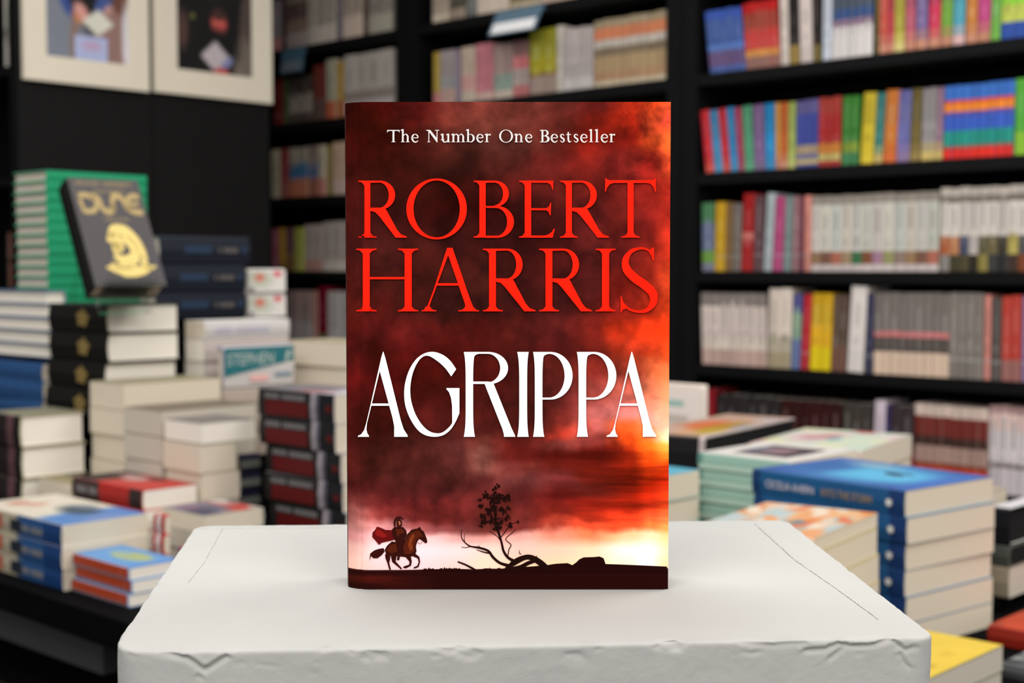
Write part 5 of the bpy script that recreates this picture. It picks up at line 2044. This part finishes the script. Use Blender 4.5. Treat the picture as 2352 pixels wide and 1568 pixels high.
# b
s_l(890, CAPH - 3, BL - 2)
k.crescent((908, 293), (28, 29), (905, 293), (17, 25), -120, 150, 30)
l_e(948)
l_r(1010)
k.crescent((1153, 279), (48, 45), (1153, 279), (35, 41), 0, 360, 44)
l_h(1214, XH)
l_e(1286)
# B
s_l(1405, CAPH, flag=False, w=13)
k.poly([(1388, CAPH - 1), (1425, CAPH - 1), (1425, CAPH + 5), (1388, CAPH + 5)])
k.crescent((1424, 257), (24, 21), (1421, 257), (13, 16), -90, 90, 20)
k.poly([(1408, 275), (1428, 275), (1428, 280), (1408, 280)])
k.crescent((1426, 299), (29, 23), (1422, 299), (16, 18), -90, 90, 20)
k.poly([(1388, BL - 4), (1426, BL - 4), (1426, BL + 1), (1388, BL + 1)])
l_e(1463)
l_s(1523)
k.rib([(1584, 250), (1584, 300), (1590, BL - 3), (1604, BL - 6)], [8, 12, 10, 5], n=5)
k.poly([(1570, XH), (1602, XH), (1602, XH + 6), (1570, XH + 6)])
l_s(1618)
l_e(1668)
s_l(1742, CAPH - 3)
s_l(1782, CAPH - 3)
l_e(1810)
l_r(1872)
k.build('banner_lettering', M_PALEINK, hero)

# ground, rider and tree along the foot of the cover
k = Ink(780, 1060, .0002)
gd, gl = lin((26, 3, 2), .8), lin((58, 12, 4), .8)
k.poly([(150, 752), (300, 750), (420, 752), (560, 748), (600, 746), (690, 744), (760, 738), (840, 742), (930, 752), (1010, 738), (1100, 742), (1160, 738), (1420, 718), (1500, 706), (1580, 702), (1612, 716), (1640, 696), (1660, 676), (1690, 662), (1760, 660), (1800, 656), (1828, 668), (1842, 708), (1960, 712), (2100, 718), (2268, 726), (2268, 770), (900, 770)], gd)
rs = random.Random(3)
for cx in (590, 622, 640, 700, 730, 752, 800, 820, 1030, 1100, 1480, 1560):
    k.poly([(cx - 14, 750), (cx - 4, 750 - rs.uniform(8, 26)), (cx + 4, 750 - rs.uniform(4, 12)), (cx + 10, 750 - rs.uniform(10, 22)), (cx + 18, 752)], gd)
k.build('ground_print', M_HERO, hero)
k = Ink(780, 1060, .0003)
h0, h1, h2, cape, cape2, skin = lin((44, 10, 6), .8), lin((72, 24, 10), .8), lin((112, 46, 18), .8), lin((84, 10, 10), .8), lin((122, 20, 18), .8), lin((150, 86, 60), .8)
k.poly([(305, 598), (268, 604), (240, 614), (212, 636), (206, 690), (218, 652), (232, 668), (262, 668), (290, 648), (312, 622)], h0)       # tail
k.poly([(312, 610), (330, 580), (362, 552), (410, 560), (452, 540), (470, 500), (500, 470), (540, 462), (556, 450), (564, 468), (584, 484), (602, 530), (608, 556), (596, 566), (574, 548), (552, 534), (538, 552), (528, 584), (532, 622), (518, 650), (470, 662), (420, 656), (390, 652), (352, 650), (324, 646)], h0)
k.poly([(314, 640), (352, 640), (350, 672), (344, 702), (356, 748), (344, 748), (330, 700), (318, 670)], h0)
k.poly([(352, 640), (396, 648), (388, 690), (410, 714), (432, 738), (426, 746), (400, 724), (364, 694)], h0)
k.poly([(448, 650), (492, 650), (500, 690), (494, 720), (460, 738), (438, 734), (446, 724), (482, 712), (484, 692)], h0)
k.poly([(490, 648), (524, 636), (552, 658), (558, 694), (546, 730), (514, 740), (512, 731), (538, 720), (548, 694), (540, 668)], h0)
k.build('horse_print', M_HERO, hero)
k = Ink(780, 1060, .00036)
k.poly([(470, 520), (500, 488), (540, 478), (560, 486), (580, 520), (556, 520), (530, 540), (516, 590), (520, 620), (490, 640), (450, 640), (440, 590)], h1)
k.poly([(322, 614), (350, 576), (396, 566), (400, 620), (360, 636)], h1)
k.poly([(486, 530), (508, 500), (520, 510), (500, 560), (506, 600), (490, 620), (474, 580)], h2)
k.build('horse_light_print', M_HERO, hero)
k = Ink(780, 1060, .0004)
k.poly([(400, 474), (318, 472), (282, 456), (258, 450), (248, 470), (228, 490), (226, 522), (250, 548), (272, 576), (292, 560), (330, 552), (400, 536)], cape)
k.poly([(262, 464), (300, 486), (332, 516), (300, 526), (262, 512), (244, 500)], cape2)
k.poly([(362, 470), (380, 452), (440, 452), (462, 478), (466, 506), (446, 548), (388, 552), (366, 514)], h0)
k.poly([(388, 470), (430, 464), (452, 488), (420, 500), (400, 520)], h1)
k.poly([(384, 540), (430, 540), (428, 600), (420, 650), (412, 682), (396, 682), (404, 640), (396, 600)], h0)
k.poly([(394, 428), (398, 404), (416, 396), (430, 410), (432, 440), (420, 454), (398, 450)], h0)
k.poly([(406, 414), (418, 410), (424, 432), (412, 442)], skin)
k.rib([(384, 452), (380, 424), (392, 396), (416, 386), (440, 398)], [8, 14, 16, 14, 8], h0)
k.rib([(540, 558), (556, 568), (574, 552)], [3, 3, 3], h0)
k.build('rider_print', M_HERO, hero)

k = Ink(780, 1060, .00034)
tr = lin((24, 6, 4), .8)
k.rib([(1150, 744), (1222, 690), (1296, 660), (1350, 674), (1396, 704), (1440, 740)], [22, 40, 34, 40, 42, 36], tr)
k.rib([(1150, 740), (1240, 734), (1310, 700), (1360, 690)], [16, 30, 26, 14], tr)
k.rib([(1180, 722), (1110, 700), (1062, 660), (1030, 618), (970, 596), (904, 584), (858, 548), (842, 508), (846, 470)], [22, 18, 18, 16, 14, 9, 7, 5, 3], tr)
k.rib([(1046, 634), (1000, 626), (948, 608)], [10, 8, 4], tr)
k.rib([(906, 586), (874, 594), (842, 590)], [6, 4, 3], tr)
k.rib([(866, 552), (864, 520), (868, 492)], [4, 3, 2], tr)
k.rib([(964, 600), (966, 578)], [5, 3], tr)
k.rib([(1232, 700), (1168, 664), (1136, 618), (1122, 560), (1104, 500), (1084, 440), (1078, 370), (1070, 290)], [24, 18, 16, 14, 16, 16, 14, 10], tr)
k.rib([(1166, 650), (1172, 610), (1186, 574), (1150, 536), (1190, 496), (1222, 466)], [6, 6, 6, 5, 5, 3], tr)
k.rib([(1112, 540), (1084, 510), (1036, 480)], [6, 5, 3], tr)
k.rib([(1120, 520), (1150, 480), (1180, 440), (1230, 414)], [6, 5, 5, 3], tr)
k.rib([(1092, 470), (1116, 420), (1160, 380), (1150, 340), (1170, 300)], [6, 5, 5, 4, 3], tr)
k.rib([(1256, 640), (1246, 632), (1246, 612)], [7, 5, 3], tr)
k.rib([(818, 692), (870, 712), (920, 738), (946, 752)], [10, 12, 14, 10], tr)
k.rib([(1370, 670), (1362, 650)], [8, 4], tr)
rs = random.Random(12)
for cx, cy, rx, ry, n_ in ((1078, 270, 34, 46, 34), (1104, 335, 34, 28, 24), (1014, 222, 22, 34, 14), (1020, 400, 40, 36, 30), (1118, 242, 22, 18, 10), (1150, 262, 26, 16, 8), (1098, 162, 12, 12, 5), (1164, 388, 14, 16, 8), (1172, 438, 22, 12, 7), (972, 446, 16, 6, 4), (1030, 348, 16, 24, 10),
                           (1090, 430, 34, 40, 28), (956, 264, 22, 6, 5), (976, 312, 26, 14, 6), (1168, 240, 12, 10, 5), (1230, 414, 6, 6, 2), (1076, 200, 12, 26, 7), (1170, 320, 10, 8, 3), (1056, 300, 18, 40, 12)):
    for _ in range(n_):
        x, y = cx + rs.uniform(-rx, rx), cy + rs.uniform(-ry, ry)
        r_ = rs.uniform(6, 12.5)
        a0 = rs.uniform(0, 6)
        k.poly([(x + r_ * rs.uniform(.6, 1.2) * math.cos(a0 + q * 1.047), y + r_ * rs.uniform(.6, 1.1) * math.sin(a0 + q * 1.047)) for q in range(6)], tr)
k.build('tree_print', M_HERO, hero)
